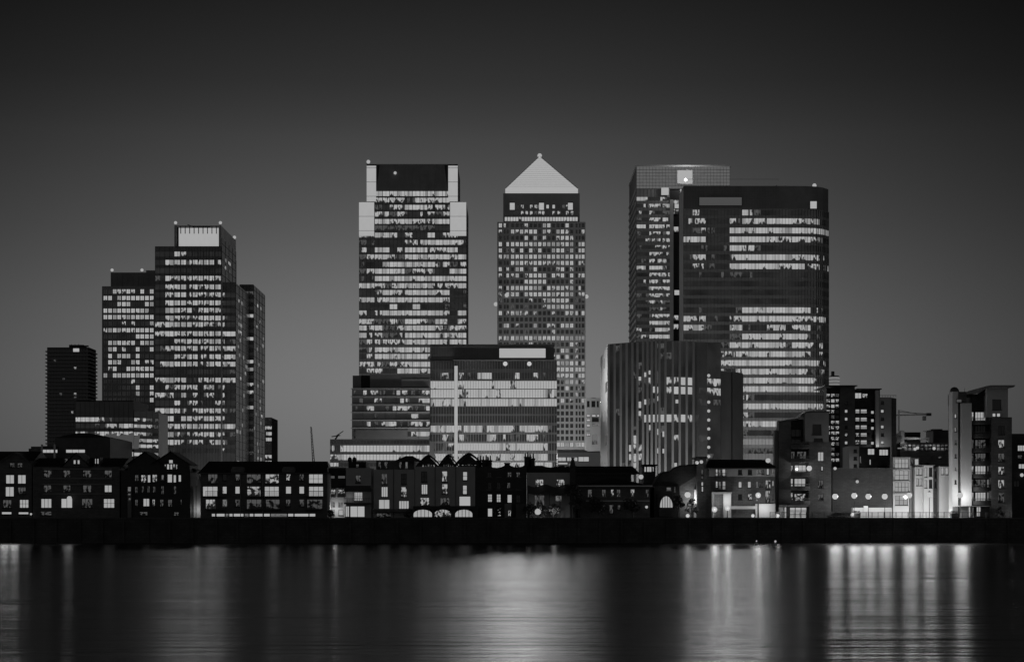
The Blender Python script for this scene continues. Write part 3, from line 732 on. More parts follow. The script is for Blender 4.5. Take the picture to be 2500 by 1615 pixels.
# ---- banded block left of it
Y = 792
t = thing('office_block', 'dark office block with thin pale floor ledges, left of the bright finned block', 'office block', X(955, Y), Y)
x0, x1 = X(859.5, Y), X(1049.4, Y); zt = Z(914.8, Y); zb = Z(c4(0, 392)[1], Y)
mb = MB(); mb.box(x0, x1, Y, Y + 30, GZ, zb, 'body_black'); mb.box(x0, X(880, Y), Y + 3, Y + 26, zb + .002, zt, 'spandrel_dark'); mb.box(X(903, Y), x1, Y + 1, Y + 26, zb + .002, zt + .3, 'spandrel_dark'); mb.box(X(880.2, Y), X(902.8, Y), Y + 4, Y + 26, zb + .002, zt + .1, 'body_black')
mb.box(X(980, Y), x1, Y + .6, Y + .99, Z(c4(0, 378)[1], Y), Z(c4(0, 322)[1], Y), 'spandrel_mid'); mb.build('wall', t)
yI = [425, 485, 543, 602, 660, 735, 800, 870, 930]
pI = ["...+.++.....#++.-.-+#", "..-...++.....#+...+##"[:20] + "#", "....+#...-.#++#+.-..#", "......-.........#+...", "....#.-.+##+...-+#+.+", "................#####", "................##+.+", ".....................", "....................."]
nI = 21
rows = [(Z(c4(0, y + 17)[1], Y), Z(c4(0, y - 17)[1], Y), p) for y, p in zip(yI, pI)]
ribbon(t, (x0, Y), (x1, Y), [(x1 - x0) * k / nI for k in range(nI + 1)], rows, 'spandrel_dark', 'metal_dark', 4.8, ztop=zb, zbot=GZ)
mb = MB()
for y in (395, 455, 515, 573, 632, 690):
    z = Z(c4(0, y)[1], Y); mb.box(x0 - .5, x1, Y - 1.3, Y - .43, z - .18, z + .12, 'steel_clad')
mb.build('ledge', t)
mb = MB(); mb.box(X(868, Y), X(995, Y), Y - .75, Y - .44, Z(1071, Y), Z(1049, Y), 'spandrel_dark'); mb.build('blank_panel', t)

# ---- low bright block at the foot
Y = 700
t = thing('office_block', 'low block with two dazzling white storeys at the foot of the central group', 'office block', X(930, Y), Y)
x0, x1 = X(806, Y), X(1049, Y); zt = Z(1072.6, Y)
mb = MB(); mb.box(x0, x1, Y, Y + 40, GZ, zt, 'body_black'); mb.build('wall', t)
yJ = [795, 845, 910, 965, 1020]; nJ = 24
pJ = ["." * nJ, "+.+#BBBBBBBBBBB##B#B#+#B", "++#BBBBBBBBBBBBB#######B", "##.." + "." * 20, "." * nJ]
hJ = [8, 17, 15, 10, 10]
rows = [(Z(c4(0, y + h * 1.4)[1], Y), Z(c4(0, y - h * 1.4)[1], Y), p) for y, h, p in zip(yJ, hJ, pJ)]
ribbon(t, (x0, Y), (x1, Y), [(x1 - x0) * k / nJ for k in range(nJ + 1)], rows, 'spandrel_mid', 'fin_metal', 1.3, ztop=zt + .2, zbot=GZ, proud=.2)
mb = MB(); a = X(814, Y); mb.tube((a, Y + 5, zt), (a + 1.5, Y + 5, zt + 2.2), .35, .3, 5, 'metal_dark'); mb.tube((a + .5, Y + 5, zt + 1.6), (a + 3.4, Y + 5, zt + 3.6), .22, .15, 5, 'metal_dark'); mb.tube((a - 1.2, Y + 5, zt + 1.4), (a + 2.2, Y + 5, zt + 1.9), .2, .2, 5, 'metal_dark'); mb.build('roof_winch', t)

# ---- podium and small pale block right of the pyramid tower
Y = 1100
t = thing('office_block', 'small pale stone block with dark top windows, tucked right of the pyramid tower', 'office block', X(1447, Y), Y)
x0, x1 = X(1430.5, Y), X(1472, Y); zt = Z(971, Y)
KW = [(1433, 978, 1439.5, 993, 'D', 1, 1), (1444, 978, 1453.5, 993, 'D', 1, 1), (1457, 978, 1462, 993, 'D', 1, 1), (1431.5, 1011, 1441, 1017, 'B', 1, 1), (1444.5, 1011, 1455, 1017, 'B', 1, 1), (1457, 1011, 1464, 1017, 'B', 1, 1), (1431.5, 1022, 1441, 1028, 'B', 1, 1), (1431.5, 1035, 1441, 1041, 'B', 1, 1), (1431.5, 1049, 1441, 1053, 'G', 1, 1), (1431.5, 1057, 1441, 1064, 'L', 2, 1), (1445, 1018.5, 1462, 1029, 'D', 1, 1), (1445, 1032, 1462, 1040, 'G', 1, 1), (1445, 1059, 1461, 1085, 'G', 2, 1)]
ident = lambda x, y: (x, y)
rs = rects_of(Y, KW, ident); mb = MB(); shell(mb, Y, Y + 25, x0, x1, GZ, zt, rs, 'steel_clad', .4); mb.box(X(1443, Y), X(1456, Y), Y + 6, Y + 12, zt + .002, Z(968.5, Y), 'concrete_dark'); mb.build('wall', t)
add_windows(t, Y, KW, ident, reveal=.4, bar=.2)
Y = 1040
t = thing('podium', 'low pale podium with a strip of lit windows under the pyramid tower', 'podium', X(1412, Y), Y)
x0, x1 = X(1360.5, Y), X(1466, Y); zt = Z(1104, Y)
KW = [(1362, 1115, 1382, 1125, 'B', 2, 1), (1384, 1115, 1410, 1125, 'L', 4, 1), (1412, 1114, 1438, 1126, 'B', 2, 1), (1362, 1128, 1386, 1133, 'B', 1, 1), (1388, 1130, 1394, 1138, 'G', 1, 1)]
rs = rects_of(Y, KW, ident); mb = MB(); shell(mb, Y, Y + 30, x0, x1, GZ, zt, rs, 'steel_clad', .4); mb.build('wall', t); add_windows(t, Y, KW, ident, reveal=.4, bar=.15)
mb = MB(); mb.slab([(x0, zt + .01), (x1, zt + .01), (x1, zt + 1.0), (X(1436, Y), zt + .8), (X(1426, Y), zt + 1.8), (x0, zt + 1.8)], Y + 2, Y + 20, 'concrete'); mb.build('roof', t)

# ---- back right tower with the pale crown
Y = 1100
t = thing('office_tower', 'tall tower with pale gridded crown and grey piers behind the broad right tower', 'tower', X(1667, Y), Y)
x0, x1 = X(1554, Y), X(1781.6, Y); zt = Z(407, Y); zc = Z(461, Y); xm = X(1635, Y)
mb = MB(); mb.box(x0, x1, Y, Y + 68, GZ, zt - .3, 'body_black'); mb.build('wall', t)
yM = [254 + 40.4 * k for k in range(31)]
pM = ["##+..#+.", ".+.++.+#", "+..+..--", "-..++.#+", "##.###++", "-..++.-+", "..+++.++", "....+-++", "...+++.+", ".-.++++.", "##.###+.", "...+++++", ".+.++.++", "...+++++", "-.-+++-+", "..-+-+--", "...--+-.", "-..+++++", "...####+", "+..+####", "-+-#####"] + [rnd(8, .3, .4) for k in range(10)]
cM = [0] + [X(c3(v, 0)[0], Y) - x0 for v in (303, 328, 350, 383, 415, 428, 450)] + [xm - x0]
rows = [(Z(c3(0, y + 11)[1], Y), Z(c3(0, y - 11)[1], Y), p) for y, p in zip(yM, pM)]
ribbon(t, (x0, Y), (xm, Y), cM, rows, 'spandrel_pale', 'metal_grey', 2.2, ztop=zc - .1, zbot=GZ, proud=.3)
xr_ = X(1660, Y)
ribbon(t, (xr_, Y), (x1, Y), [(x1 - xr_) * k / 8 for k in range(9)], [(a, b2, rnd(8, .25, .3)) for a, b2, p in rows], 'spandrel_pale', 'metal_grey', 2.2, ztop=zc - .1, zbot=GZ, proud=.3)
# slot and piers
mb = MB()
for a, b2 in ((1635, 1643.6),): mb.box(X(a, Y) + .02, X(b2, Y), Y - 1.6, Y - .01, GZ, Z(488 if a < 1650 else 461, Y), 'steel_clad')
mb.build('pier', t)
mb = MB()
for k in range(16):
    z = Z(c3(0, 290 + k * 52)[1], Y)
    if k in (0, 1, 3, 13, 14): mb.face([(X(1645, Y), Y - .06, z), (X(1656, Y), Y - .06, z), (X(1656, Y), Y - .06, z + 3), (X(1645, Y), Y - .06, z + 3)], 'office_part', [(k * 5, 800 + k), (k * 5 + 3, 800 + k), (k * 5 + 3, 800.98 + k), (k * 5, 800.98 + k)])
mb.build('slot_window', t)
# crown: framed translucent screen
mb = MB(); mb.face([(x0, Y - .3, zc), (x1, Y - .3, zc), (x1, Y - .3, zt), (x0, Y - .3, zt)], 'glow_screen', [(0, 0), (40, 0), (40, 9), (0, 9)]); cn = mb.build('crown', t)
mb = MB()
for k in range(30): xx = x0 + (x1 - x0) * k / 29; mb.box(xx - .06, xx + .06, Y - .5, Y - .31, zc, zt - .2, 'metal_dark')
for k in range(7): z = zc + (zt - zc) * k / 7; mb.box(x0, x1, Y - .55, Y - .32, z - .08, z + .08, 'metal_dark')
mb.box(x0 - .6, x1 + .6, Y - .8, Y + 66, zt + .002, zt + .9, 'panel_grey'); mb.build('crown_frame', cn)
a = X(1671, Y); mb = MB(); mb.box(a - 4.7, a + 4.7, Y - 2.2, Y - .56, Z(450, Y), Z(416.5, Y), 'metal_grey'); o = mb.build('floodlight_box', t)
mb = MB(); mb.box(a - 4.5, a + 4.5, Y - 2.3, Y - 2.21, Z(449, Y), Z(417.5, Y), 'lens'); mb.build('lens', o); light('floodlight_beam', 'POINT', (a + 1, Y - 7, Z(437, Y)), 5000, t, .8)
for px, py, w in ((1623, 468, 2.4), (1652, 714.6, 1.6), (1651.5, 504, 1.4)):
    a = X(px, Y); z = Z(py, Y); mb = MB(); mb.box(a - w, a + w, Y - 1.4, Y - .8, z - w, z + w, 'metal_grey'); o = mb.build('floodlight_box', t)
    mb = MB(); mb.box(a - w + .15, a + w - .15, Y - 1.5, Y - 1.41, z - w + .15, z + w - .15, 'lens'); mb.build('lens', o)
# left flank with projecting floor bands
mb = MB(); mb.face([(x0 - .03, Y, GZ), (x0 - .03, Y, zt - 1), (x0 - .03, Y + 67, zt - 1), (x0 - .03, Y + 67, GZ)], 'glass_flank'); mb.build('side_glazing', t)
mb = MB()
for k in range(46): z = zc - k * 4.2; mb.box(x0 - .55, x0 - .04, Y + .1, Y + 67, z - .8, z + .5, 'spandrel_pale')
mb.build('facade_grid', t)

# ---- broad dark tower on the right
Y = 850
t = thing('office_tower', 'broad dark tower with brilliant storeys on its curving right half and a blank sign', 'tower', X(1845, Y), Y)
x0 = X(1668.6, Y); zt = Z(455, Y)
plan = [(x0, Y), (X(1902, Y), Y), (X(1965, Y), Y + .5), (X(1994, Y), Y + 1.7), (X(2012, Y), Y + 4.2), (X(2022, Y + 9), Y + 9)]
back = [(plan[-1][0], Y + 50), (x0 + 12, Y + 50), (x0, Y + 21)]
mb = MB(); mb.prism(plan + back, GZ, zt, 'body_black'); mb.build('wall', t)
cpx = [555, 580, 605, 643, 680, 715, 770, 822, 858, 895]
colN = [0] + [X(c3(v, 0)[0], Y) - x0 for v in cpx[1:]] + [X(c3(v, 0)[0], Y) - x0 for v in (930, 966, 1003, 1041, 1078)] + [plan[1][0] - x0]
NY = [335, 385, 440, 492, 543, 597, 650, 700, 752, 803, 855, 907, 958, 1010, 1062, 1112, 1165, 1217, 1268, 1320, 1370, 1420, 1471, 1523, 1575, 1627, 1680, 1732]
NP = ["..+......#+-...", ".+++...+.#+#+##", "..-+...########", "####...########", ".......##+#-...", "..++...+#######", "..++...########", ".......--......", "...............", "...............", "...............", "........-######", "#+++...++######", "#+#+-..##....+#", ".......--######", "......-########",
      "......++#+#####", "......+########", "......+.+######", ".........######", ".........######", ".........+-....", ".........######", ".........+-....", ".........######", ".........-.....", ".........mmmmmm", ".........l-----"]
NPs = [["..", "##", "##", "+#", "..", "#+", "+#", "..", "..", "..", "..", "##", "#+", "++", "##", "+#", "##", "##", "##", "##", "##", "..", "##", "..", "+#", "..", "mm", "--"],
       ["..", "##", "##", "#+", "..", "#+", "++", "..", "..", "..", "..", "#.", "++", "#.", "+.", "++", "+.", "##", "+-", "#+", "##", "..", "##", "..", "##", "..", "mm", "--"],
       ["..", "#.", "##", "+-", "..", "+.", "+.", "..", "..", "..", "..", "+.", "+#", "-.", "-.", ".+", ".+", "+.", ".+", "..", "#+", "..", "#+", "..", "+.", "..", "mm", "--"],
       ["..", "..", "##", "..", "..", "+.", "-+", "..", "..", "..", "..", "..", "#.", "..", "..", "..", "..", "+.", "+.", "..", "+.", "..", "+.", "..", "..", "..", "mm", "--"]]
nyz = [(Z(c3(0, y + 16)[1], Y), Z(c3(0, y - 17)[1], Y)) for y in NY]
NP = [satur(p, .3) for p in NP]
ztr = Z(c3(0, 312)[1], Y)
ribbon(t, plan[0], plan[1], colN, [(a, b2, p) for (a, b2), p in zip(nyz, NP)], 'spandrel_mid', 'metal_dark', 1.6, ztop=ztr, zbot=GZ, sub=3, mw=.07)
for s in range(4):
    A, B_ = plan[s + 1], plan[s + 2]; LL = math.hypot(B_[0] - A[0], B_[1] - A[1])
    ribbon(t, A, B_, [0, LL / 2, LL], [(a, b2, p) for (a, b2), p in zip(nyz, NPs[s])], 'spandrel_mid', 'metal_dark', 1.6, ztop=ztr, zbot=GZ, sub=2, mw=.07)
mb = MB(); mb.face([(x0 - .05, Y, GZ), (x0 - .05, Y, zt - .5), (x0 - .05, Y + 20.8, zt - .5), (x0 - .05, Y + 20.8, GZ)], 'steel_clad'); mb.build('flank', t)
mb = MB()
pl2 = [(p[0], p[1] - .3) for p in plan]
for i in range(5):
    A, B_ = pl2[i], pl2[i + 1]
    mb.face([(A[0], A[1], ztr + .01), (B_[0], B_[1], ztr + .01), (B_[0], B_[1], zt + .2), (A[0], A[1], zt + .2)], 'spandrel_dark')
n = 60
for k in range(n): xx = x0 + (plan[1][0] - x0) * k / n; mb.box(xx - .06, xx + .06, Y - .5, Y - .31, ztr + .2, zt, 'metal_grey')
for k in range(5): z = ztr + 1 + k * 3.2; mb.box(x0, plan[1][0], Y - .46, Y - .32, z, z + .12, 'metal_grey')
mb.build('parapet', t)
mb = MB(); mb.box(X(1706.5, Y), X(1810.7, Y), Y - .95, Y - .51, Z(502.5, Y), Z(482, Y), 'frame_dark'); o = mb.build('sign', t)
mb = MB(); mb.box(X(1707, Y), X(1810.2, Y), Y - 1.0, Y - .951, Z(502, Y), Z(482.5, Y), 'glow_low'); mb.build('glow_face', o)  # grey tone of the blank panel put in as a faint glow
a = X(c3(1313, 0)[0], Y); z0, z1 = Z(c3(0, 312)[1], Y), Z(c3(0, 268)[1], Y); mb = MB(); mb.box(a - 1.6, a + 1.6, Y - .4, Y + .6, z0, z1, 'metal_grey'); o = mb.build('lit_panel', t)
mb = MB(); mb.box(a - 1.5, a + 1.5, Y - .5, Y - .41, z0 + .1, z1 - .1, 'lens'); mb.build('lens', o)
beacon(t, X(1993.6, Y), Y + 6, zt, 1.35, .2)
mb = MB(); a = X(1912, Y); mb.box(a - 2, a + 2.4, Y + 12, Y + 14, zt + .003, zt + 1.6, 'metal_dark'); mb.tube((a - 1, Y + 13, zt + 1.6), (a - 1.2, Y + 13, zt + 3), .25, .2, 5, 'metal_dark'); mb.tube((a - 3, Y + 13, zt + 2.0), (a + 3.4, Y + 13, zt + 2.5), .25, .2, 5, 'metal_dark'); mb.build('cleaning_cradle', t)

# ---- dark finned block
Y = 700
t = thing('office_block', 'dark bulging block with tall pale vertical fins before the right towers', 'office block', X(1620, Y), Y)
fx = [200, 247, 293, 337, 380, 418, 460, 493, 525, 558, 583, 628, 683, 735, 787, 838]
def dep(px): return 700 - 13 * math.sin(max(0, min(1, (px - 1485) / 275)) * math.pi * .92)
pts = []
for v in fx: px = c5(v, 0)[0]; pts.append((X(px, dep(px)), dep(px)))
for v in (880, 940, 992, 1045): px = c5(v, 0)[0]; pts.append((X(px, dep(px)), dep(px)))
zt = Z(839.5, 700)
Rp = (pts[-1][0], pts[-1][1])
sec = [(Rp[0], Rp[1] + 1.5), (X(1786, 703), 703), (X(1813, 710), 710)]
mb = MB(); mb.prism(pts + [(pts[-1][0], 760), (pts[0][0], 760)], GZ, zt, 'office_off_glow'); mb.prism([(sec[0][0] + .01, sec[0][1]), sec[1], sec[2], (sec[2][0], 755), (sec[0][0] + .01, 755)], GZ, Z(905, 700), 'office_off_glow'); mb.build('wall', t)
yO = [62 + 67.5 * (k + .6) for k in range(14)]
zO = [(Z(c5(0, y + 24)[1], 700), Z(c5(0, y - 24)[1], 700)) for y in yO]
spec = {(4, 11): '+', (4, 12): '+', (4, 13): '#', (4, 14): '#', (5, 11): '+', (5, 12): '#', (5, 13): '#', (5, 14): '#', (10, 12): '+', (3, 7): '+', (4, 5): '-', (4, 6): '-', (4, 7): '+', (5, 5): '-', (5, 9): '+', (9, 4): '-', (10, 4): '+', (11, 4): '+', (12, 4): '+', (13, 4): '+', (11, 5): '+', (12, 5): '+'}
zO[4] = (Z(c5(0, 385)[1], 700), Z(c5(0, 328)[1], 700)); zO[5] = (Z(c5(0, 452)[1], 700), Z(c5(0, 398)[1], 700))
for k in range(14):
    mb = MB(); z0, z1 = zO[k]
    if k == 8: z0, z1 = Z(c5(0, 658)[1], 700), Z(c5(0, 603)[1], 700)
    for i in range(len(pts) - 1):
        A, B_ = pts[i], pts[i + 1]
        ch = spec.get((k, i), '-' if random.random() < .12 else '.')
        if k == 8: ch = '.....-BBBBBB+#+-....'[i]
        if i == 17 and k in (4, 5): ch = '+'
        if i == 18 and k in (4, 5): ch = '+'
        u = k * 19 + i * 5; w = math.hypot(B_[0] - A[0], B_[1] - A[1])
        mb.face([(A[0], A[1] - .05, z0), (B_[0], B_[1] - .05, z0), (B_[0], B_[1] - .05, z1), (A[0], A[1] - .05, z1)], PM[ch], [(u, 500 + k), (u + w, 500 + k), (u + w, 500.98 + k), (u, 500.98 + k)])
    mb.build('window_band', t)
for i, (a, y) in enumerate(pts[:16]):
    w = .42 if i else .4
    mb = MB(); mb.box(a - w, a + w, y - 1.7, y - .07, GZ, zt - .3, 'spandrel_pale'); mb.build('fin', t)
mb = MB()
def finefins(A, B_, n, z1):
    for k in range(n + 1):
        x = A[0] + (B_[0] - A[0]) * k / n; y = A[1] + (B_[1] - A[1]) * k / n; mb.box(x - .14, x + .14, y - .8, y - .06, GZ, z1 - .4, 'spandrel_mid')
finefins(pts[15], pts[17], 12, zt); finefins(sec[0], sec[1], 14, Z(905, 700)); finefins(sec[1], sec[2], 13, Z(905, 700)); mb.build('fine_fins', t)
for y in (293, 493, 560, 628, 695, 765, 833, 903):
    px = c5(960, 0)[0]; a = X(px, 690); mb = MB(); mb.ball((a, dep(px) - 1.2, Z(c5(0, y)[1], 690)), .62, 'lens', 8, 6); mb.build('wall_lamp', t)
rngO = random.Random(4)
for v, y in ((437, 318), (480, 288), (515, 275), (437, 513), (480, 490), (437, 578), (716, 490), (517, 690), (543, 400), (572, 400), (572, 470), (572, 718), (572, 855), (618, 735), (618, 860), (707, 965), (366, 840), (402, 790), (366, 905), (402, 920)):
    px = c5(v, 0)[0]; yy = dep(px) - .5; a = X(px, yy); z = Z(c5(0, y)[1], yy); mb = MB(); mb.box(a - .5, a + .5, yy - .1, yy, z - rngO.uniform(.6, 1.4), z + rngO.uniform(.6, 1.2), 'lens'); mb.build('lit_pane', t)
# left flank, polished glass
mb = MB(); A = pts[0]; mb.face([(A[0] - .03, A[1], GZ), (A[0] - .03, A[1], zt), (A[0] - .03, 759, zt), (A[0] - .03, 759, GZ)], 'glass_flank'); mb.build('side_glazing', t)
mb = MB()
for k in range(6):
    z = GZ + 8 + k * 10.5; y = 708 + (k * 17) % 34
    mb.face([(A[0] - .05, y, z), (A[0] - .05, y, z + 4), (A[0] - .05, y + 12, z + 4), (A[0] - .05, y + 12, z)], 'glow_mid' if k % 2 else 'glow_low', [(0, k), (0, k + .9), (5, k + .9), (5, k)])
mb.build('window_band', t)  # glowing patches put in for the patchy reflection on this flank

# ---- chimneyed block peeping out right of the broad tower
Y = 1000
t = thing('plant_tower', 'small pale drum with a stubby dark chimney, just right of the broad tower', 'tower', X(2036, Y), Y)
xc = X(2036.7, Y); mb = MB(); mb.tube((xc, Y, GZ), (xc, Y, Z(919, Y)), 2.9, 2.9, 14, 'spandrel_mid'); mb.build('wall', t)
mb = MB()
for k in range(3): z = Z(941, Y) + k * 1.7; mb.tube((xc, Y, z), (xc, Y, z + 1.3), 2.96, 2.96, 14, 'glow_mid', False)
mb.build('window_band', t)
mb = MB(); mb.tube((xc, Y, Z(919, Y)), (xc, Y, Z(917, Y)), 3.2, 2.4, 14, 'concrete_dark'); mb.tube((xc - .8, Y, Z(917, Y)), (xc - .8, Y, Z(906, Y)), .95, .9, 10, 'concrete_dark'); mb.build('chimney', t)

# ---- cranes
def crane_jib(name, label, p, q, r, side=None):
    t = thing(name, label, 'crane', p[0], p[1], GZ)
    return t
Y = 1300
t = thing('crane', 'thin dark crane jib leaning up into the sky right of the left towers', 'crane', X(766, Y), Y)
mb = MB(); p = (X(766, Y), Y, Z(1135, Y)); q = (X(759.3, Y), Y, Z(1041, Y))
for dx in (-.7, .7): mb.tube((p[0] + dx, Y, p[2]), (q[0] + dx * .4, Y, q[2]), .35, .2, 5, 'metal_dark')
for k in range(14):
    c = lerp(p, q, k / 14); d = lerp(p, q, (k + 1) / 14); s = 1 if k % 2 else -1
    mb.tube((c[0] + .7 * s, Y, c[2]), (d[0] - .6 * s, Y, d[2]), .14, .14, 4, 'metal_dark')
mb.build('jib', t)
mb = MB(); mb.tube((p[0], Y, GZ), (p[0], Y, p[2]), 1.1, 1.0, 6, 'metal_dark'); mb.build('mast', t)
Y = 900
t = thing('crane', 'pale horizontal tower crane jib above the roofs between the right apartment towers', 'crane', X(2197, Y), Y)
z = Z(1013, Y); mb = MB()
mb.tube((X(2185, Y), Y, z), (X(2262, Y), Y, z + .3), .42, .38, 5, 'panel_grey'); mb.tube((X(2192, Y), Y, z + 1.6), (X(2262, Y), Y, z + .7), .16, .16, 4, 'metal_grey'); mb.tube((X(2192, Y), Y, z + 2.6), (X(2240, Y), Y, z + .6), .12, .12, 4, 'metal_grey')
mb.build('jib', t)
mb = MB(); mb.box(X(2262, Y), X(2273, Y), Y - 1, Y + 1, z - .3, z + 1.1, 'metal_dark'); mb.build('counterweight', t)
mb = MB(); mb.box(X(2253, Y), X(2260, Y), Y - 1.2, Y + 1, z - 2.6, z - .42, 'metal_grey'); mb.build('cab', t)
mb = MB(); mb.tube((X(2194, Y), Y, GZ), (X(2194, Y), Y, z + 2.6), .45, .45, 4, 'panel_grey'); mb.build('mast', t)
# ================================================================== THE WATERFRONT
w1, w2, w3, w4, w5 = wf(0), wf(400), wf(790), wf(1180), wf(1560)
c6 = cr(1860, 880, 3.348)
YH = 358.0
def px_(T, v): return X(T(v, 0)[0], YH)
def pz_(T, v): return Z(T(0, v)[1], YH)
def pitched(root, x0, x1, Y, ze, zr, depth=12, hip=0.0, m='slate', over=.4, name='roof'):
    mb = MB(); a, b = x0 - over, x1 + over; y0, y1 = Y - over, Y + depth + over; ym = (y0 + y1) / 2; h = hip
    f = [(a, y0, ze), (b, y0, ze), (b, y1, ze), (a, y1, ze)]; r0, r1 = (a + h, ym, zr), (b - h, ym, zr)
    mb.face([f[0], f[1], r1, r0], m); mb.face([f[2], f[3], r0, r1], m); mb.face([f[1], f[2], r1], m); mb.face([f[3], f[0], r0], m)
    mb.face(f[::-1], m); mb.box(a - .05, b + .05, y0 - .12, y0 - .004, ze - .2, ze + .02, 'metal_dark')
    return mb.build(name, root)
def chimney(root, x, Y, z0, z1, w=.9, pots=3, m='brick_dark'):
    mb = MB(); mb.box(x - w / 2, x + w / 2, Y, Y + .9, z0, z1, m); mb.box(x - w / 2 - .1, x + w / 2 + .1, Y - .1, Y + 1, z1 + .002, z1 + .2, m); o = mb.build('chimney', root)
    p = MB()
    for k in range(pots):
        c = x - w / 2 + w * (k + .5) / pots; p.tube((c, Y + .45, z1 + .2), (c, Y + .45, z1 + .95 + .2 * (k % 2)), .16, .11, 7, m)
    p.build('chimney_pot', o); return o
def body(root, T, a, top, b, bot, wins, m, Y=None, depth=12, reveal=.25, name='wall', toGround=True):
    Y = Y or YH
    x0, x1 = X(T(a, 0)[0], Y), X(T(b, 0)[0], Y); z1 = Z(T(0, top)[1], Y); z0 = GZ if toGround else Z(T(0, bot)[1], Y)
    rs = [r for r in rects_of(Y, wins, T)]
    mb = MB(); shell(mb, Y, Y + depth, x0, x1, z0, z1, rs, m, reveal); mb.build(name, root)
    for w, r in zip(wins, rs): window(root, Y, r, w[4], *(w[5:7] if len(w) > 5 else ()), reveal=reveal)
    return x0, x1, z0, z1
def lampball(root, x, y, z, r=.35, name='wall_lamp', power=0, off=(0, -.6, -.1), rad=.25, bracket=True):
    mb = MB()
    if bracket: mb.tube((x, y + .6, z + r), (x, y, z + r), .05, .05, 5, 'metal_dark')
    mb.tube((x, y, z + r * .9), (x, y, z + r + .12), r * .6, r * .3, 8, 'metal_dark'); o = mb.build(name, root)
    mb = MB(); mb.ball((x, y, z), r, 'lens_hot' if power else 'lens', 10, 7); mb.build('globe', o, True)
    if power: light('lamp_and_streak_light', 'POINT', (x + off[0], y + off[1], z + off[2]), power, o, rad)
    return o

# ---- 1 gabled brick house at the left edge
t = thing('town_house', 'gabled brick house at the left edge with two lit basement slits', 'house', X(20, YH), YH)
W1 = [(75, 540, 188, 660, 'L', 2, 1), (235, 540, 345, 660, 'L', 2, 1), (70, 700, 185, 832, 'L', 2, 1), (235, 705, 345, 800, 'M', 3, 1), (35, 875, 152, 985, 'M', 3, 2), (260, 872, 382, 985, 'L', 3, 2), (18, 1036, 154, 1072, 'B', 1, 1), (243, 1038, 382, 1072, 'B', 1, 1), (125, 380, 195, 442, 'M'), (230, 380, 300, 442, 'M')]
x0, x1, z0, z1 = body(t, w1, -260, 355, 425, 0, W1, 'brick_dark')
mb = MB(); gx = px_(w1, 200); mb.slab([(px_(w1, 20), z1 + .003), (px_(w1, 380), z1 + .003), (gx, pz_(w1, 245))], YH, YH + 9, 'brick_dark'); mb.build('gable', t)
mb = MB()
for sgn, e in ((-1, px_(w1, 0)), (1, px_(w1, 400))):
    mb.face([(gx, YH - .5, pz_(w1, 236)), (e, YH - .5, z1 - .05), (e, YH + 9, z1 - .05), (gx, YH + 9, pz_(w1, 236))], 'slate'); mb.face([(gx, YH - .5, pz_(w1, 246)), (e, YH - .5, z1 - .4), (e, YH - .5, z1 - .05), (gx, YH - .5, pz_(w1, 236))], 'metal_dark')
mb.build('gable_roof', t)
pitched(t, x0, px_(w1, 395), YH + 2, z1 + .01, z1 + 2.2, 12)
lampball(t, X(78, YH), YH - .7, Z(1254, YH), .22, power=0)
# ---- 2 broad house with three storeys of bays
t = thing('town_house', 'broad dark house with triangular centre gable and one dazzling lit window', 'house', X(187, YH), YH)
W2 = []
for (a, b) in ((582, 690), (845, 945), (1110, 1225), (1400, 1500)): W2 += [(a, 478, b, 575, 'M', 2, 1), (a, 678, b, 775, 'L' if a > 1390 else 'M', 2, 1)]
W2 += [(548, 860, 690, 985, 'L', 3, 1), (818, 858, 970, 985, 'B', 2, 1), (1095, 860, 1240, 985, 'M', 3, 1), (1388, 860, 1535, 985, 'L', 3, 2), (540, 1030, 690, 1085, 'M', 3, 1)]
x0, x1, z0, z1 = body(t, w1, 440, 432, 1605, 0, W2, 'brick_dark')
mb = MB()
for v in (462, 590, 668, 795): mb.box(px_(w1, 575), px_(w1, 1505), YH - .22, YH - .004, pz_(w1, v + 7), pz_(w1, v - 7), 'concrete')
mb.build('string_course', t)
gx = px_(w1, 1030); ga, gb = px_(w1, 850), px_(w1, 1205)
rs = rects_of(YH - .5, [(985, 340, 1020, 398), (1038, 340, 1073, 398)], w1)
mb = MB(); mb.slab([(ga, z1 + .003), (gb, z1 + .003), (gx, pz_(w1, 250))], YH - .4, YH + 8, 'brick_dark'); mb.build('gable', t)
for r in rs: window(t, YH - .75, r, 'L', 1, 1, reveal=.3)
mb = MB()
for e, s in ((ga, -1), (gb, 1)):
    mb.face([(gx, YH - .8, pz_(w1, 240)), (e + s * .5, YH - .8, z1 - .15), (e + s * .5, YH + 8, z1 - .15), (gx, YH + 8, pz_(w1, 240))], 'slate')
mb.build('gable_roof', t)
pitched(t, x0, x1, YH + 1.5, z1 + .01, pz_(w1, 300), 11)
for a, b, code in ((850, 892, 'M'), (1255, 1275, 'L'), (1285, 1310, 'L')):
    r = rects_of(YH, [(a, 318, b, 392)], w1)[0]; mb = MB(); mb.box(r[0] - .2, r[1] + .2, YH + 1.2, YH + 4, z1 + .02, r[3] + .25, 'brick_dark'); d = mb.build('dormer', t); window(t, YH + .9, r, code, 1, 1, reveal=.3)
lampball(t, X(172, YH), YH - .9, Z(1216, YH), .5)
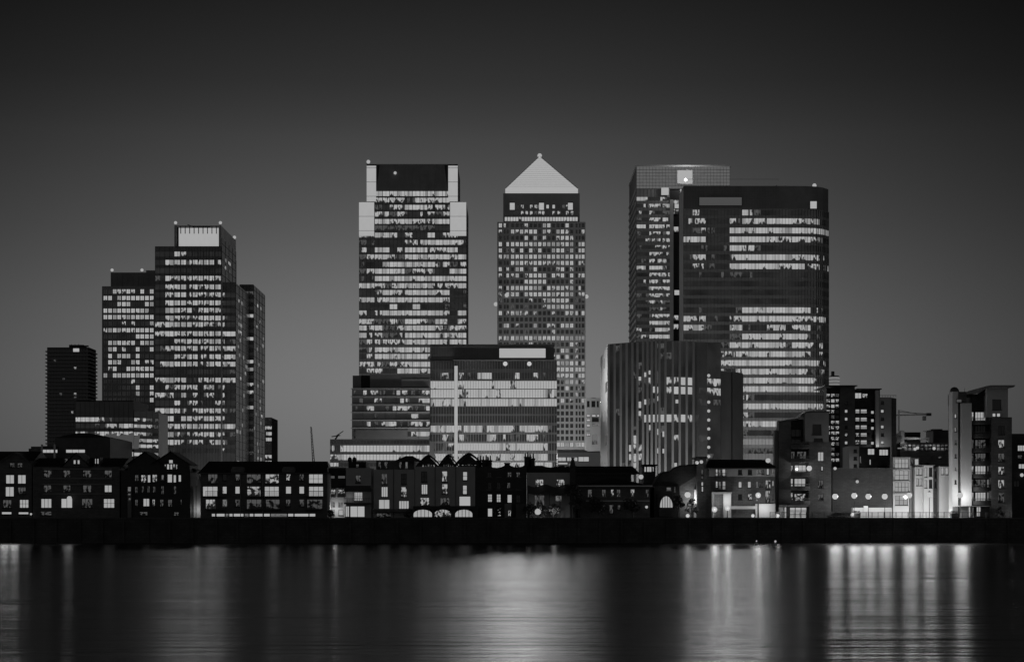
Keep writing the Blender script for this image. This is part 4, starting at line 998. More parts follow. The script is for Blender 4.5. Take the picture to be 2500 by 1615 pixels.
# ---- 3 house with twin gables
t = thing('town_house', 'dark twin-gabled house with a big lit window grid high in its right gable', 'house', X(385, YH), YH)
W3 = [(1808, 540, 1860, 625, 'M'), (1890, 540, 1962, 645, 'H', 2, 1), (1978, 540, 2020, 645, 'L', 1, 1), (2042, 535, 2108, 640, 'H', 1, 2), (2165, 540, 2200, 605, 'G', 1, 1), (2245, 532, 2312, 645, 'L', 1, 1), (2325, 540, 2365, 645, 'L', 1, 1), (2392, 540, 2432, 635, 'L', 1, 1),
      (1808, 700, 1845, 790, 'M'), (1900, 690, 1930, 780, 'M'), (1975, 690, 2010, 790, 'M'), (2050, 695, 2085, 780, 'M'), (2160, 690, 2200, 800, 'M'), (2330, 690, 2365, 800, 'M'), (1810, 870, 1850, 960, 'M'), (1920, 858, 2005, 965, 'L', 2, 1), (2042, 868, 2080, 965, 'H', 1, 1), (2145, 870, 2195, 965, 'M'), (2250, 870, 2310, 970, 'M'), (2420, 870, 2440, 940, 'M', 1, 1), (1870, 1035, 1980, 1085, 'M'), (2330, 1040, 2400, 1090, 'M')]
x0, x1, z0, z1 = body(t, w1, 1625, 480, 2555, 0, W3, 'brick_black')
mb = MB(); g1, g2 = px_(w1, 1950), px_(w1, 2295)
for gx, hw, ap in ((g1, 235, 240), (g2, 255, 240)):
    c = gx; hwm = hw / 5.5 / FPX * YH
    mb.slab([(c - hwm, z1 + .003), (c + hwm, z1 + .003), (c + hwm * .98, pz_(w1, 400)), (c, pz_(w1, ap)), (c - hwm * .98, pz_(w1, 400))], YH + (.02 if c == g1 else 0), YH + 9 + (.3 if c == g1 else 0), 'brick_black')
mb.build('gable', t)
mb = MB()
for gx, hw in ((g1, 250), (g2, 270)):
    hwm = hw / 5.5 / FPX * YH
    for s in (-1, 1): mb.face([(gx, YH - .6, pz_(w1, 226)), (gx + s * hwm, YH - .6, pz_(w1, 402)), (gx + s * hwm, YH + 9, pz_(w1, 402)), (gx, YH + 9, pz_(w1, 226))], 'slate')
for s, e in ((-1, 1600), (1, 2600)):
    gx = g1 if s < 0 else g2; mb.face([(gx, YH + 5, pz_(w1, 280)), (px_(w1, e), YH + 3, pz_(w1, 480)), (px_(w1, e), YH + 10, pz_(w1, 480)), (gx, YH + 9, pz_(w1, 280))], 'slate')
    mb.face([(gx, YH + 5, pz_(w1, 280)), (gx, YH + 5, pz_(w1, 481)), (px_(w1, e), YH + 3, pz_(w1, 481)), (px_(w1, e), YH + 3, pz_(w1, 479))], 'slate')
mb.tube((g2, YH - .4, pz_(w1, 236)), (g2, YH - .4, pz_(w1, 210)), .12, .05, 6, 'slate'); mb.build('roof', t)
for q in ((2240, 395, 2278, 470), (2285, 395, 2318, 470), (2325, 395, 2352, 470), (2268, 338, 2325, 388), (2210, 400, 2232, 440), (2360, 400, 2385, 470)):
    r = rects_of(YH, [q], w1)[0]; window(t, YH - .35, r, 'L' if q[0] in (2240, 2285, 2268) else 'H', 1, 1, reveal=.3)
mb = MB(); mb.box(px_(w1, 1720), px_(w1, 1772), YH - .5, YH - .005, GZ, pz_(w1, 700), 'glass_dark'); mb.build('bay', t)
for q in ((1722, 700, 1770, 765), (1725, 790, 1765, 815), (1735, 850, 1765, 880)): window(t, YH - .85, rects_of(YH, [q], w1)[0], 'G', 1, 1, reveal=.3)
# ---- uplit gable slice in the gap
t = thing('gable_wall', 'tall narrow pointed pale wall glowing in the gap between two dark houses', 'wall', X(475, YH), YH + 3)
mb = MB(); mb.slab([(px_(w2, 365), GZ), (px_(w2, 466), GZ), (px_(w2, 466), pz_(w2, 680)), (px_(w2, 436), pz_(w2, 552)), (px_(w2, 410), pz_(w2, 680)), (px_(w2, 365), pz_(w2, 690))], YH + 3, YH + 4, 'white_render'); mb.build('wall', t)
mb = MB(); mb.box(px_(w2, 398), px_(w2, 404), YH + 2.8, YH + 2.996, GZ, pz_(w2, 690), 'metal_grey'); mb.build('drainpipe', t)
light('gap_light', 'POINT', (px_(w2, 428), YH + 1.6, pz_(w2, 1010)), 42, None, .2)
# ---- 4 long brick apartment row
t = thing('apartment_row', 'long dark brick apartment row with eight window columns and a lit strip below', 'apartments', X(644, YH), YH)
W4 = []
r1 = [(590, 720, 'M', 3, 2), (785, 845, 'D', 1, 1), (955, 1020, 'M', 1, 2), (1110, 1300, 'M', 3, 1), (1362, 1545, 'H', 3, 2), (1640, 1702, 'H', 1, 1), (1818, 1880, 'M', 1, 1), (1945, 2135, 'L', 3, 2)]
r2 = [(520, 722, 'L', 3, 1), (785, 845, 'L', 1, 1), (955, 1020, 'L', 1, 1), (1115, 1300, 'H', 3, 1), (1350, 1545, 'L', 3, 1), (1635, 1710, 'L', 1, 1), (1815, 1885, 'L', 1, 1), (1945, 2140, 'L', 3, 2)]
r3 = [(560, 700, 'H', 3, 1), (785, 850, 'G', 1, 1), (955, 1020, 'M', 1, 2), (1110, 1310, 'M', 3, 1), (1365, 1555, 'M', 3, 1), (1635, 1700, 'M', 1, 1), (1815, 1885, 'M', 1, 1), (1920, 2130, 'M', 3, 1)]
for rr_, ya, yb in ((r1, 530, 655), (r2, 695, 830), (r3, 868, 1000)):
    for a, b, c, nx, ny in rr_: W4.append((a, ya, b, yb - (35 if b - a < 100 else 0), c, nx, ny))
for a, b, c in ((638, 690, 'L'), (702, 818, 'B'), (825, 870, 'G'), (874, 925, 'L'), (932, 1072, 'B'), (1080, 1140, 'G'), (1146, 1205, 'L'), (1212, 1330, 'L'), (1338, 1425, 'B'), (1430, 1655, 'G'), (1662, 1742, 'B'), (1750, 1945, 'B'), (1950, 2036, 'B')): W4.append((a, 1058, b, 1102, c, 1, 1))
x0, x1, z0, z1 = body(t, w2, 492, 515, 2195, 0, W4, 'brick_dark')
pitched(t, x0, x1, YH, z1 + .003, pz_(w2, 346), 13, 1.0)
for a, b in ((900, 1080), (1585, 1760)):
    mb = MB(); xa, xb = px_(w2, a), px_(w2, b); xm = (xa + xb) / 2; mb.slab([(xa, z1 + .02), (xb, z1 + .02), (xb, pz_(w2, 470)), (xm + 1, pz_(w2, 432)), (xm - 1, pz_(w2, 432)), (xa, pz_(w2, 470))], YH - .05, YH + 4, 'brick_mid'); mb.build('dormer', t)
for a in (590, 1110, 1350, 1920):
    for yv in (830, 1000):
        mb = MB(); xa, xb = px_(w2, a - 20), px_(w2, a + 225); z = pz_(w2, yv)
        for s in range(15): c = xa + (xb - xa) * s / 14; mb.box(c - .025, c + .025, YH - 1.0, YH - .95, z, z + 1.0, 'metal_dark')
        mb.box(xa, xb, YH - 1.05, YH - .004, z - .15, z, 'concrete_dark'); mb.box(xa, xb, YH - 1.03, YH - .93, z + 1.0, z + 1.06, 'metal_dark'); mb.build('balcony', t)
mb = MB(); mb.slab([(x1 + .003, GZ), (x1 + .5, GZ), (x1 + .5, z1 - .5), (x1 + .003, z1 + 1)], YH + .1, YH + 12, 'stucco'); mb.build('end_wall', t)
for v in (1030, 1330): mb = MB(); mb.tube((px_(w2, v), YH - .1, GZ), (px_(w2, v), YH - .1, z1), .07, .07, 6, 'metal_grey'); mb.build('drainpipe', t)
# ---- 5 narrow house set back
t = thing('town_house', 'narrow pale house with black balconies and slotted roof band between two larger ones', 'house', X(822, YH), YH)
Y = 361
W5 = [(85, 735, 160, 800, 'H', 2, 1), (195, 735, 285, 800, 'H', 2, 1), (85, 900, 155, 980, 'G', 2, 1), (195, 900, 262, 980, 'G', 2, 1), (85, 1010, 150, 1085, 'L', 1, 1), (200, 1010, 262, 1085, 'L', 1, 1)]
x0, x1, z0, z1 = body(t, w3, 66, 720, 300, 0, W5, 'stucco_pale', Y=Y)
mb = MB(); mb.box(x0, x1, Y - .5, Y + 12, z1 + .003, Z(w3(0, 446)[1], Y), 'slate'); mb.build('roof', t)
mb = MB()
for a, b in ((82, 150), (200, 290)): mb.box(X(w3(a, 0)[0], Y), X(w3(b, 0)[0], Y), Y - .6, Y - .504, Z(w3(0, 588)[1], Y), Z(w3(0, 556)[1], Y), 'glow_low')
mb.build('clerestory', t)
for a, b in ((80, 165), (190, 290)):
    mb = MB(); mb.box(X(w3(a, 0)[0], Y), X(w3(b, 0)[0], Y), Y - 1, Y - .9, Z(w3(0, 838)[1], Y), Z(w3(0, 800)[1], Y), 'metal_dark'); mb.box(X(w3(a, 0)[0], Y), X(w3(b, 0)[0], Y), Y - 1, Y - .004, Z(w3(0, 842)[1], Y), Z(w3(0, 838)[1], Y), 'metal_dark'); mb.build('balcony', t)
light('porch_light', 'POINT', (X(w3(165, 0)[0], Y), Y - 1.8, Z(w3(0, 1000)[1], Y)), 95, t, .2)
# ---- 6 stucco house with domed finials
t = thing('town_house', 'stucco house with two ball finials and a dazzling wide ground-floor opening', 'house', X(873, YH), YH)
W6 = [(428, 545, 500, 652, 'M', 2, 1), (410, 772, 522, 892, 'L', 5, 2), (355, 960, 552, 1108, 'B', 2, 1), (290, 960, 345, 1105, 'L', 2, 1)]
x0, x1, z0, z1 = body(t, w3, 300, 450, 640, 0, W6, 'stucco')
mb = MB(); mb.box(px_(w3, 328), px_(w3, 565), YH + .8, YH + 10, z1 + .003, pz_(w3, 362), 'slate'); mb.build('attic', t)
window(t, YH + .5, rects_of(YH, [(430, 395, 472, 440)], w3)[0], 'M', 1, 1, reveal=.3)
for v in (340, 402):
    mb = MB(); a = px_(w3, v); mb.box(a - .3, a + .3, YH + 1.7, YH + 2.3, pz_(w3, 365), pz_(w3, 350), 'slate'); mb.ball((a, YH + 2, pz_(w3, 335)), .45, 'slate', 10, 6, 1.25); mb.tube((a, YH + 2, pz_(w3, 318)), (a, YH + 2, pz_(w3, 282)), .1, .04, 6, 'slate'); mb.build('finial', t)
mb = MB(); a, b = px_(w3, 300), px_(w3, 632); mb.face([(a, YH - .02, pz_(w3, 685)), (b, YH - .02, pz_(w3, 685)), (b + .3, YH - 2, pz_(w3, 760)), (a - .3, YH - 2, pz_(w3, 760))], 'metal_dark'); mb.box(a - .3, b + .3, YH - 2.02, YH - 1.9, pz_(w3, 770), pz_(w3, 758), 'metal_dark'); mb.build('awning', t)
mb = MB(); mb.box(px_(w3, 285), px_(w3, 640), YH - 2.2, YH - .004, pz_(w3, 935), pz_(w3, 915), 'concrete_dark')
for k in range(16): c = px_(w3, 290 + k * 23); mb.box(c - .03, c + .03, YH - 2.2, YH - 2.15, pz_(w3, 914), pz_(w3, 862), 'metal_dark')
mb.box(px_(w3, 285), px_(w3, 640), YH - 2.22, YH - 2.14, pz_(w3, 862), pz_(w3, 856), 'metal_dark'); mb.build('balcony', t)
light('porch_light', 'POINT', (px_(w3, 350), YH - 1.4, pz_(w3, 835)), 14, t, .15)
# ---- 7 grey house
t = thing('town_house', 'plain grey rendered house of two bays with a penthouse on its roof', 'house', X(963, YH), YH)
W7 = [(775, 525, 855, 668, 'M', 2, 1), (1040, 525, 1116, 668, 'D', 2, 2), (775, 700, 862, 838, 'L', 3, 1), (1040, 702, 1116, 842, 'H', 1, 2), (740, 872, 886, 998, 'L', 2, 1), (1010, 888, 1146, 998, 'L', 4, 1), (710, 1055, 905, 1110, 'M', 5, 1)]
x0, x1, z0, z1 = body(t, w3, 676, 470, 1222, 0, W7, 'stucco')
mb = MB(); mb.box(px_(w3, 690), px_(w3, 1200), YH + 3, YH + 10, z1 + .003, pz_(w3, 345), 'brick_mid'); mb.build('penthouse', t)
for a, b, c in ((720, 760, 'M'), (800, 850, 'M'), (1000, 1040, 'M'), (1085, 1120, 'G')): window(t, YH + 2.7, rects_of(YH, [(a, 360, b, 450)], w3)[0], c, 1, 1, reveal=.3)
pitched(t, px_(w3, 985), px_(w3, 1265), YH + 2, pz_(w3, 342), pz_(w3, 272), 9, 1.8)
mb = MB(); mb.box(px_(w3, 660), px_(w3, 1225), YH - 1.9, YH - .004, pz_(w3, 1040), pz_(w3, 1000), 'brick_dark'); mb.build('terrace', t)
mb = MB(); mb.box(px_(w3, 936), px_(w3, 944), YH - .12, YH - .004, GZ, z1, 'concrete_dark'); mb.build('drainpipe', t)
# ---- 8 triple house with glazed attic gables
t = thing('town_house', 'wide grey house with three glazed attic gables and three lit cellar arches', 'house', X(1086, YH), YH)
W8 = [(1310, 495, 1392, 636, 'D', 2, 2), (1588, 490, 1662, 632, 'H', 1, 2), (1870, 498, 1930, 615, 'L', 1, 2), (1313, 668, 1396, 802, 'L', 3, 1), (1588, 662, 1666, 800, 'H', 1, 2), (1868, 680, 1926, 802, 'L', 1, 2), (1298, 845, 1422, 952, 'H', 3, 1), (1566, 848, 1692, 950, 'M', 3, 1), (1820, 828, 1974, 958, 'B', 1, 1)]
x0, x1, z0, z1 = body(t, w3, 1228, 430, 2036, 1008, W8, 'stucco', toGround=False)
for gx, ap, hw in ((1405, 262, 150), (1672, 258, 120), (1950, 236, 170)):
    c = px_(w3, gx); h = hw / 5.5 / FPX * YH; za = pz_(w3, ap)
    mb = MB(); mb.slab([(c - h * .8, z1 + .003), (c + h * .8, z1 + .003), (c + h * .8, za - 2.2), (c, za - .4), (c - h * .8, za - 2.2)], YH + 1.2, YH + 9, 'brick_black'); mb.build('attic', t)
    for q in range(5):
        a = c - h * .62 + h * 1.24 * q / 5; window(t, YH + .9, (a + .08, a + h * .22, z1 + .5, za - 2.6), 'HMGMH'[q] if hw > 130 else 'MMGMM'[q], 1, 2, reveal=.3)
    mb = MB(); n = 10
    P0 = [(c - h * 1.15 + 2 * h * 1.15 * i / n, za - 2.4 * abs(i / n * 2 - 1) ** 1.35) for i in range(n + 1)]
    mb.slab(P0 + [(x, z - .35) for x, z in reversed(P0)], YH + .6, YH + 9.5, 'slate'); mb.build('gable_roof', t)
rs = []
mb = MB(); mb.box(x0 - .3, x1 + .6, YH - 1.6, YH - .004, pz_(w3, 1006), pz_(w3, 960), 'brick_black')
xs8 = [x0 - .3, px_(w3, 1212), px_(w3, 1460), px_(w3, 1490), px_(w3, 1718), px_(w3, 1770), px_(w3, 2000), x1 + .6]
for i in range(0, 8, 2): mb.box(xs8[i], xs8[i + 1], YH - 1.6, YH + 8, GZ, pz_(w3, 1006) - .002, 'brick_black')
mb.box(x0, x1, YH + 3, YH + 8.2, GZ, pz_(w3, 1008), 'brick_black'); mb.build('arcade', t)
def arch_glass(root, a, b, zt_, zb_, y, code, m='brick_black', n=12, rise=.9):
    mb = MB(); xm = (a + b) / 2; hw = (b - a) / 2
    arc = [(xm - hw * math.cos(math.pi * k / n), zt_ - rise + rise * math.sin(math.pi * k / n)) for k in range(n + 1)]
    for k in range(n):
        p, q = arc[k], arc[k + 1]; mb.face([(p[0], y, p[1]), (q[0], y, q[1]), (q[0], y, zt_ + .05), (p[0], y, zt_ + .05)], m)
    for k in range(1, 5): c = a + (b - a) * k / 5; mb.box(c - .05, c + .05, y + .05, y + .12, zb_, zt_, 'frame_dark')
    o = mb.build('window', root)
    mb = MB(); mb.face([(a, y + .2, zb_), (b, y + .2, zb_), (b, y + .2, zt_), (a, y + .2, zt_)], PANE[code], [(0, 0), (2, 0), (2, 1), (0, 1)]); mb.build('pane', o)
for i, code in ((1, 'L'), (3, 'H'), (5, 'L')): arch_glass(t, xs8[i], xs8[i + 1], pz_(w3, 1008), GZ + .6, YH - 1.0, code)
for v in (1498, 1775): mb = MB(); mb.box(px_(w3, v) - .05, px_(w3, v) + .05, YH - .1, YH - .004, pz_(w3, 958), z1, 'concrete_dark'); mb.build('drainpipe', t)
# ---- 9 dark terrace with butterfly parapet
t = thing('terraced_house', 'black brick terrace with scooped parapets, clustered chimneys and paired tall lit sashes', 'house', X(1224, YH), YH)
W9 = [(60, 800, 118, 905, 'L', 2, 3), (178, 800, 235, 908, 'L', 2, 3), (322, 805, 384, 916, 'L', 1, 1), (58, 990, 122, 1102, 'B', 1, 1), (180, 990, 237, 1095, 'L', 1, 1), (325, 1015, 377, 1096, 'H', 1, 1), (325, 505, 378, 570, 'M'), (440, 505, 494, 572, 'M'), (62, 640, 112, 735, 'D'), (182, 640, 232, 735, 'D'), (318, 645, 362, 720, 'M', 1, 1), (440, 810, 498, 915, 'D'), (52, 505, 112, 570, 'D')]
x0, x1, z0, z1 = body(t, w4, -104, 470, 582, 0, W9, 'brick_black')
mb = MB(); prof = [(-104, 440), (90, 420), (125, 440), (180, 446), (240, 436), (285, 415), (355, 412), (400, 432), (460, 442), (520, 430), (560, 405), (582, 405)]
P0 = [(px_(w4, a), pz_(w4, b)) for a, b in prof]; mb.slab([(P0[0][0], z1 + .003), (P0[-1][0], z1 + .003)] + P0[::-1], YH, YH + 9, 'brick_black'); mb.build('parapet', t)
for a, tp, w, n in ((-60, 352, 1.0, 2), (15, 345, 1.1, 2), (75, 350, 1.1, 2), (320, 385, 1.1, 0), (598, 305, 1.4, 3), (655, 325, 1.2, 2)): chimney(t, px_(w4, a), YH + 3, z1 - .5, pz_(w4, tp), w, n, 'brick_black')
mb = MB()
for a in (52, 178, 318, 440):
    for b in (575, 742): mb.box(px_(w4, a - 12), px_(w4, a + 72), YH - .12, YH - .004, pz_(w4, b + 3), pz_(w4, b - 2), 'concrete')
mb.build('sill', t)
mb = MB(); mb.box(px_(w4, 285), px_(w4, 380), YH - .3, YH - .004, GZ, pz_(w4, 928), 'concrete'); mb.build('doorcase', t)
window(t, YH - .6, rects_of(YH, [(330, 1015, 375, 1096)], w4)[0], 'H', 2, 1, reveal=.29)
mb = MB(); mb.box(px_(w4, 438), px_(w4, 580), YH - 1.4, YH - .3, GZ, pz_(w4, 930), 'concrete_dark'); mb.build('porch', t)
# ---- 10 pale house with wavy canopy
t = thing('town_house', 'pale square house with two half-lit casements over a wavy verandah canopy', 'house', X(1340, YH), YH)
W10 = [(700, 600, 808, 704, 'H', 2, 2), (980, 600, 1092, 704, 'H', 2, 2), (685, 812, 822, 966, 'M', 4, 1), (968, 820, 1052, 896, 'G', 2, 1)]
x0, x1, z0, z1 = body(t, w4, 592, 510, 1178, 0, W10, 'stucco')
mb = MB(); prof = [(592, 440), (680, 430), (700, 414), (790, 414), (840, 432), (900, 440), (960, 432), (1040, 418), (1085, 412), (1100, 438), (1178, 440)]
P0 = [(px_(w4, a), pz_(w4, b)) for a, b in prof]; mb.slab([(P0[0][0], z1 + .003), (P0[-1][0], z1 + .003)] + P0[::-1], YH + .6, YH + 10, 'slate'); mb.build('roof', t)
mb = MB(); n = 36
top = [(px_(w4, 590 + 590 * k / n), pz_(w4, 728 - 18 * math.sin((590 + 590 * k / n - 760) / 140 * math.pi))) for k in range(n + 1)]
for k in range(n):
    p, q = top[k], top[k + 1]; mb.face([(p[0], YH - .02, p[1] + .6), (q[0], YH - .02, q[1] + .6), (q[0], YH - 2, q[1] - .9), (p[0], YH - 2, p[1] - .9)], 'metal_dark'); mb.face([(p[0], YH - 2, p[1] - .9), (q[0], YH - 2, q[1] - .9), (q[0], YH - 2, pz_(w4, 795)), (p[0], YH - 2, pz_(w4, 795))], 'metal_dark')
mb.build('canopy', t)
for k in range(5): mb = MB(); c = px_(w4, 600 + k * 142); mb.tube((c, YH - 1.95, GZ), (c, YH - 1.95, pz_(w4, 796)), .07, .07, 6, 'metal_dark'); mb.build('post', t)
# tall thin chimney stack
t = thing('chimney_stack', 'tall slender brick stack with a capped pot rising before the villa roof', 'chimney', X(1398, YH), YH - 1.5)
mb = MB(); a = px_(w4, 1197); mb.box(a - .55, a + .55, YH - 2, YH - .9, GZ, pz_(w4, 440), 'brick_black'); mb.box(a - .7, a + .7, YH - 2.15, YH - .75, pz_(w4, 440) + .002, pz_(w4, 425), 'brick_black'); mb.build('stack', t)
mb = MB(); mb.tube((a, YH - 1.45, pz_(w4, 425)), (a, YH - 1.45, pz_(w4, 370)), .55, .42, 8, 'brick_black'); mb.tube((a, YH - 1.45, pz_(w4, 370)), (a, YH - 1.45, pz_(w4, 325)), .4, .22, 8, 'brick_black'); mb.box(a - .33, a + .33, YH - 1.75, YH - 1.15, pz_(w4, 324), pz_(w4, 312), 'brick_black'); mb.build('chimney_pot', t)
# ---- 11 villa
t = thing('villa', 'low hipped villa with pale eaves line and string course and sparse arched windows', 'house', X(1500, YH), YH)
W11 = [(1402, 735, 1462, 842, 'M', 1, 1), (1592, 735, 1645, 838, 'M'), (1712, 735, 1756, 836, 'H', 1, 1), (1790, 735, 1842, 838, 'M'), (1978, 732, 2032, 836, 'H', 1, 2), (2180, 735, 2222, 842, 'M'), (1690, 942, 1748, 1060, 'M', 1, 1), (1600, 945, 1640, 1010, 'M'), (1800, 945, 1842, 1010, 'M')]
x0, x1, z0, z1 = body(t, w4, 1300, 700, 2238, 0, W11, 'brick_mid')
pitched(t, px_(w4, 1262), px_(w4, 2268), YH - .3, z1 + .003, pz_(w4, 582), 13, 6.5)
mb = MB(); mb.box(px_(w4, 1262), px_(w4, 2266), YH - .95, YH - .85, pz_(w4, 698), pz_(w4, 684), 'stone_trim'); mb.build('eaves_board', t)
mb = MB(); mb.box(px_(w4, 1380), px_(w4, 2232), YH - .15, YH - .004, pz_(w4, 897), pz_(w4, 884), 'stone_trim')
for a in (1402, 1592, 1712, 1790, 1978, 2170): mb.box(px_(w4, a - 12), px_(w4, a + 68), YH - .15, YH - .004, pz_(w4, 847), pz_(w4, 838), 'concrete')
mb.build('string_course', t)
mb = MB(); mb.box(px_(w4, 1090), px_(w4, 2075), YH + 20, YH + 34, GZ, Z(w4(0, 520)[1], YH + 20), 'brick_black'); mb.build('rear_range', t)
pitched(t, X(w4(1090, 0)[0], YH + 20), X(w4(2070, 0)[0], YH + 20), YH + 20, Z(w4(0, 520)[1], YH + 20) + .003, Z(w4(0, 424)[1], YH + 26), 13, 1.0, name='rear_roof')
lampball(t, px_(w4, 2188), YH - .8, pz_(w4, 972), .28)
# ---- lantern tower
t = thing('lantern_tower', 'small square roof lantern with four lit panes and an overhanging flat cap', 'tower', X(1585, 372), 372)
Y = 372
WL = [(70, 430, 100, 503, 'L', 1, 1), (105, 430, 172, 503, 'L', 2, 1), (178, 432, 203, 500, 'H', 1, 1)]
x0, x1, z0, z1 = body(t, w5, 60, 420, 222, 0, WL, 'brick_black', Y=Y, depth=5)
mb = MB(); mb.box(X(w5(36, 0)[0], Y), X(w5(242, 0)[0], Y), Y - 1, Y + 6, z1 + .003, Z(w5(0, 402)[1], Y), 'slate'); mb.build('roof', t)
lampball(t, X(w5(20, 0)[0], Y), Y - 1.5, Z(w5(0, 570)[1], Y), .5, bracket=False)
# ---- 12 gatehouse with arched window
t = thing('gatehouse', 'dark gatehouse with one big bright arched window and a sweeping steep roof', 'house', X(1640, YH), YH)
W12 = [(370, 708, 432, 748, 'G', 1, 2), (475, 700, 490, 765, 'G', 1, 1)]
x0, x1, z0, z1 = body(t, w5, 205, 690, 545, 0, W12, 'brick_black', depth=8)
mb = MB(); prof = [(205, 690), (280, 560), (330, 520), (400, 515), (430, 500), (480, 462), (545, 436), (640, 428), (765, 415), (765, 560), (560, 690)]
mb.slab([(px_(w5, a), pz_(w5, b)) for a, b in prof[::-1]], YH + 1.0, YH + 8, 'brick_black')
P0 = [(px_(w5, a), pz_(w5, b)) for a, b in prof[:9]]
mb.slab(P0 + [(x, z + .35) for x, z in reversed(P0)], YH + .4, YH + 8.4, 'slate'); mb.build('roof', t)
a, b = px_(w5, 280), px_(w5, 448); mb = MB(); mb.box(a - .3, b + .3, YH - 1.5, YH - .004, pz_(w5, 1100), pz_(w5, 990), 'brick_black'); mb.box(a - .5, a - .01, YH - .6, YH - .004, pz_(w5, 989), pz_(w5, 800), 'brick_black'); mb.box(b + .01, b + .5, YH - .6, YH - .004, pz_(w5, 989), pz_(w5, 800), 'brick_black'); mb.build('bay', t)
arch_glass(t, a, b, pz_(w5, 828), pz_(w5, 978), YH - .45, 'L', rise=2.0)
# lit court wall with its lamp
t = thing('court_wall', 'pale courtyard wall washed by a strong wall lamp, right of the gatehouse', 'wall', X(1685, YH), YH + 2)
mb = MB(); mb.box(px_(w5, 545), px_(w5, 812), YH + 2, YH + 8, GZ, pz_(w5, 560), 'brick_mid'); mb.build('wall', t)
mb = MB(); mb.box(px_(w5, 752), px_(w5, 808), YH + 1.2, YH + 1.996, GZ, pz_(w5, 735), 'stucco_pale'); mb.build('pier', t)
lampball(t, X(1678, YH), YH - .6, Z(1207, YH), .6, power=330, off=(.9, .3, -.9))
# ---- stair tower
t = thing('stair_tower', 'slim brick stair tower with a flat overhanging cap and a narrow lit slit', 'tower', X(1711, YH), YH)
W13 = [(836, 635, 866, 690, 'L', 1, 1), (840, 695, 866, 770, 'L', 1, 1), (836, 470, 866, 545, 'M', 1, 1), (836, 558, 866, 598, 'M', 1, 1)]
x0, x1, z0, z1 = body(t, w5, 780, 320, 905, 0, W13, 'brick_mid', Y=YH - .5, depth=6)
mb = MB(); mb.box(px_(w5, 752), px_(w5, 912), YH - 1.2, YH + 6, z1 + .003, pz_(w5, 300), 'slate'); mb.build('roof', t)
for v, y in ((768, 380), (826, 370)): lampball(t, px_(w5, v), YH - 1.6, pz_(w5, y), .35, bracket=False)
# ---- 14 rendered terrace
t = thing('apartment_row', 'two-tone rendered row with a pale top band, bright square porch and floodlit base', 'apartments', X(1807, YH), YH)
W14 = [(1030, 462, 1060, 575, 'L', 1, 2), (1070, 468, 1100, 568, 'G', 1, 1), (1118, 462, 1164, 568, 'L', 1, 1), (1330, 470, 1386, 540, 'D', 1, 1), (1462, 470, 1518, 540, 'D', 1, 1), (1574, 472, 1604, 535, 'G', 1, 1), (1615, 472, 1640, 535, 'G', 1, 1), (1650, 472, 1680, 535, 'M', 1, 1), (1714, 440, 1748, 540, 'L', 1, 1), (1784, 450, 1810, 528, 'G', 1, 1),
       (1030, 625, 1060, 715, 'L', 1, 2), (1070, 632, 1104, 725, 'G', 1, 1), (1122, 625, 1164, 740, 'L', 2, 1), (1336, 632, 1382, 715, 'L', 1, 1), (1460, 630, 1506, 715, 'L', 1, 1), (1575, 635, 1600, 705, 'G', 1, 1), (1615, 635, 1638, 705, 'M', 1, 1), (1645, 635, 1665, 705, 'M', 1, 1), (1698, 610, 1770, 740, 'H', 3, 1), (1790, 620, 1812, 695, 'L', 1, 1),
       (1330, 798, 1388, 880, 'D', 1, 1), (1462, 795, 1522, 876, 'H', 1, 1), (1698, 752, 1765, 920, 'H', 3, 2), (1785, 790, 1812, 880, 'M', 1, 1), (1575, 800, 1600, 880, 'G', 1, 1)]
x0, x1, z0, z1 = body(t, w5, 906, 562, 1826, 0, [w for w in W14 if w[1] > 565 or w[3] > 600], 'brick_mid')
wu = [w for w in W14 if w[1] <= 565 and w[3] <= 600]
wu2 = [(a, b, c, min(d, 558), *r) for a, b, c, d, *r in wu]
xu0, xu1 = px_(w5, 940), px_(w5, 1826)
rs = rects_of(YH - .06, wu2, w5)
mb = MB(); shell(mb, YH - .06, YH + 11.9, xu0, xu1, z1 + .003, pz_(w5, 450), rs, 'stucco', .25); mb.build('upper_wall', t)
for w, r in zip(wu2, rs): window(t, YH - .06, r, *w[4:7])
pitched(t, x0, x1, YH - .3, pz_(w5, 450), pz_(w5, 322), 13, 1.5)
mb = MB(); xa, xb = px_(w5, 970), px_(w5, 1228); zt_ = pz_(w5, 798)
mb.box(xa, xb, YH - 2.6, YH - .004, zt_, zt_ + .35, 'white_render'); mb.box(xa, xa + .3, YH - 2.6, YH - .004, GZ, zt_ - .002, 'white_render'); mb.box(px_(w5, 1130), xb, YH - 1.2, YH - .004, GZ, zt_ - .002, 'white_render'); mb.build('porch', t)
for a, b, y in ((1022, 1170, 585), (1022, 1170, 760)):
    mb = MB(); p, q = px_(w5, a), px_(w5, b); z = pz_(w5, y); mb.box(p, q, YH - 1, YH - .064, z - .12, z, 'metal_dark')
    for k in range(12): c = p + (q - p) * k / 11; mb.box(c - .03, c + .03, YH - 1, YH - .94, z, z + .95, 'metal_dark')
    mb.box(p, q, YH - 1.02, YH - .93, z + .95, z + 1.02, 'metal_dark'); mb.build('balcony', t)
mb = MB(); mb.box(px_(w5, 1228), px_(w5, 1560), YH - 1, YH - .9, pz_(w5, 1000), pz_(w5, 960), 'white_render'); mb.box(px_(w5, 1560), px_(w5, 1826), YH - .5, YH - .2, GZ, pz_(w5, 930), 'white_render'); mb.build('base_wall', t)
light('porch_light', 'POINT', (px_(w5, 1060), YH - 1.6, pz_(w5, 905)), 60, t, .2); light('base_light', 'POINT', (px_(w5, 1700), YH - 2.2, pz_(w5, 985)), 85, t, .3); light('base_light', 'POINT', (px_(w5, 1620), YH - 2.0, pz_(w5, 985)), 55, t, .3)
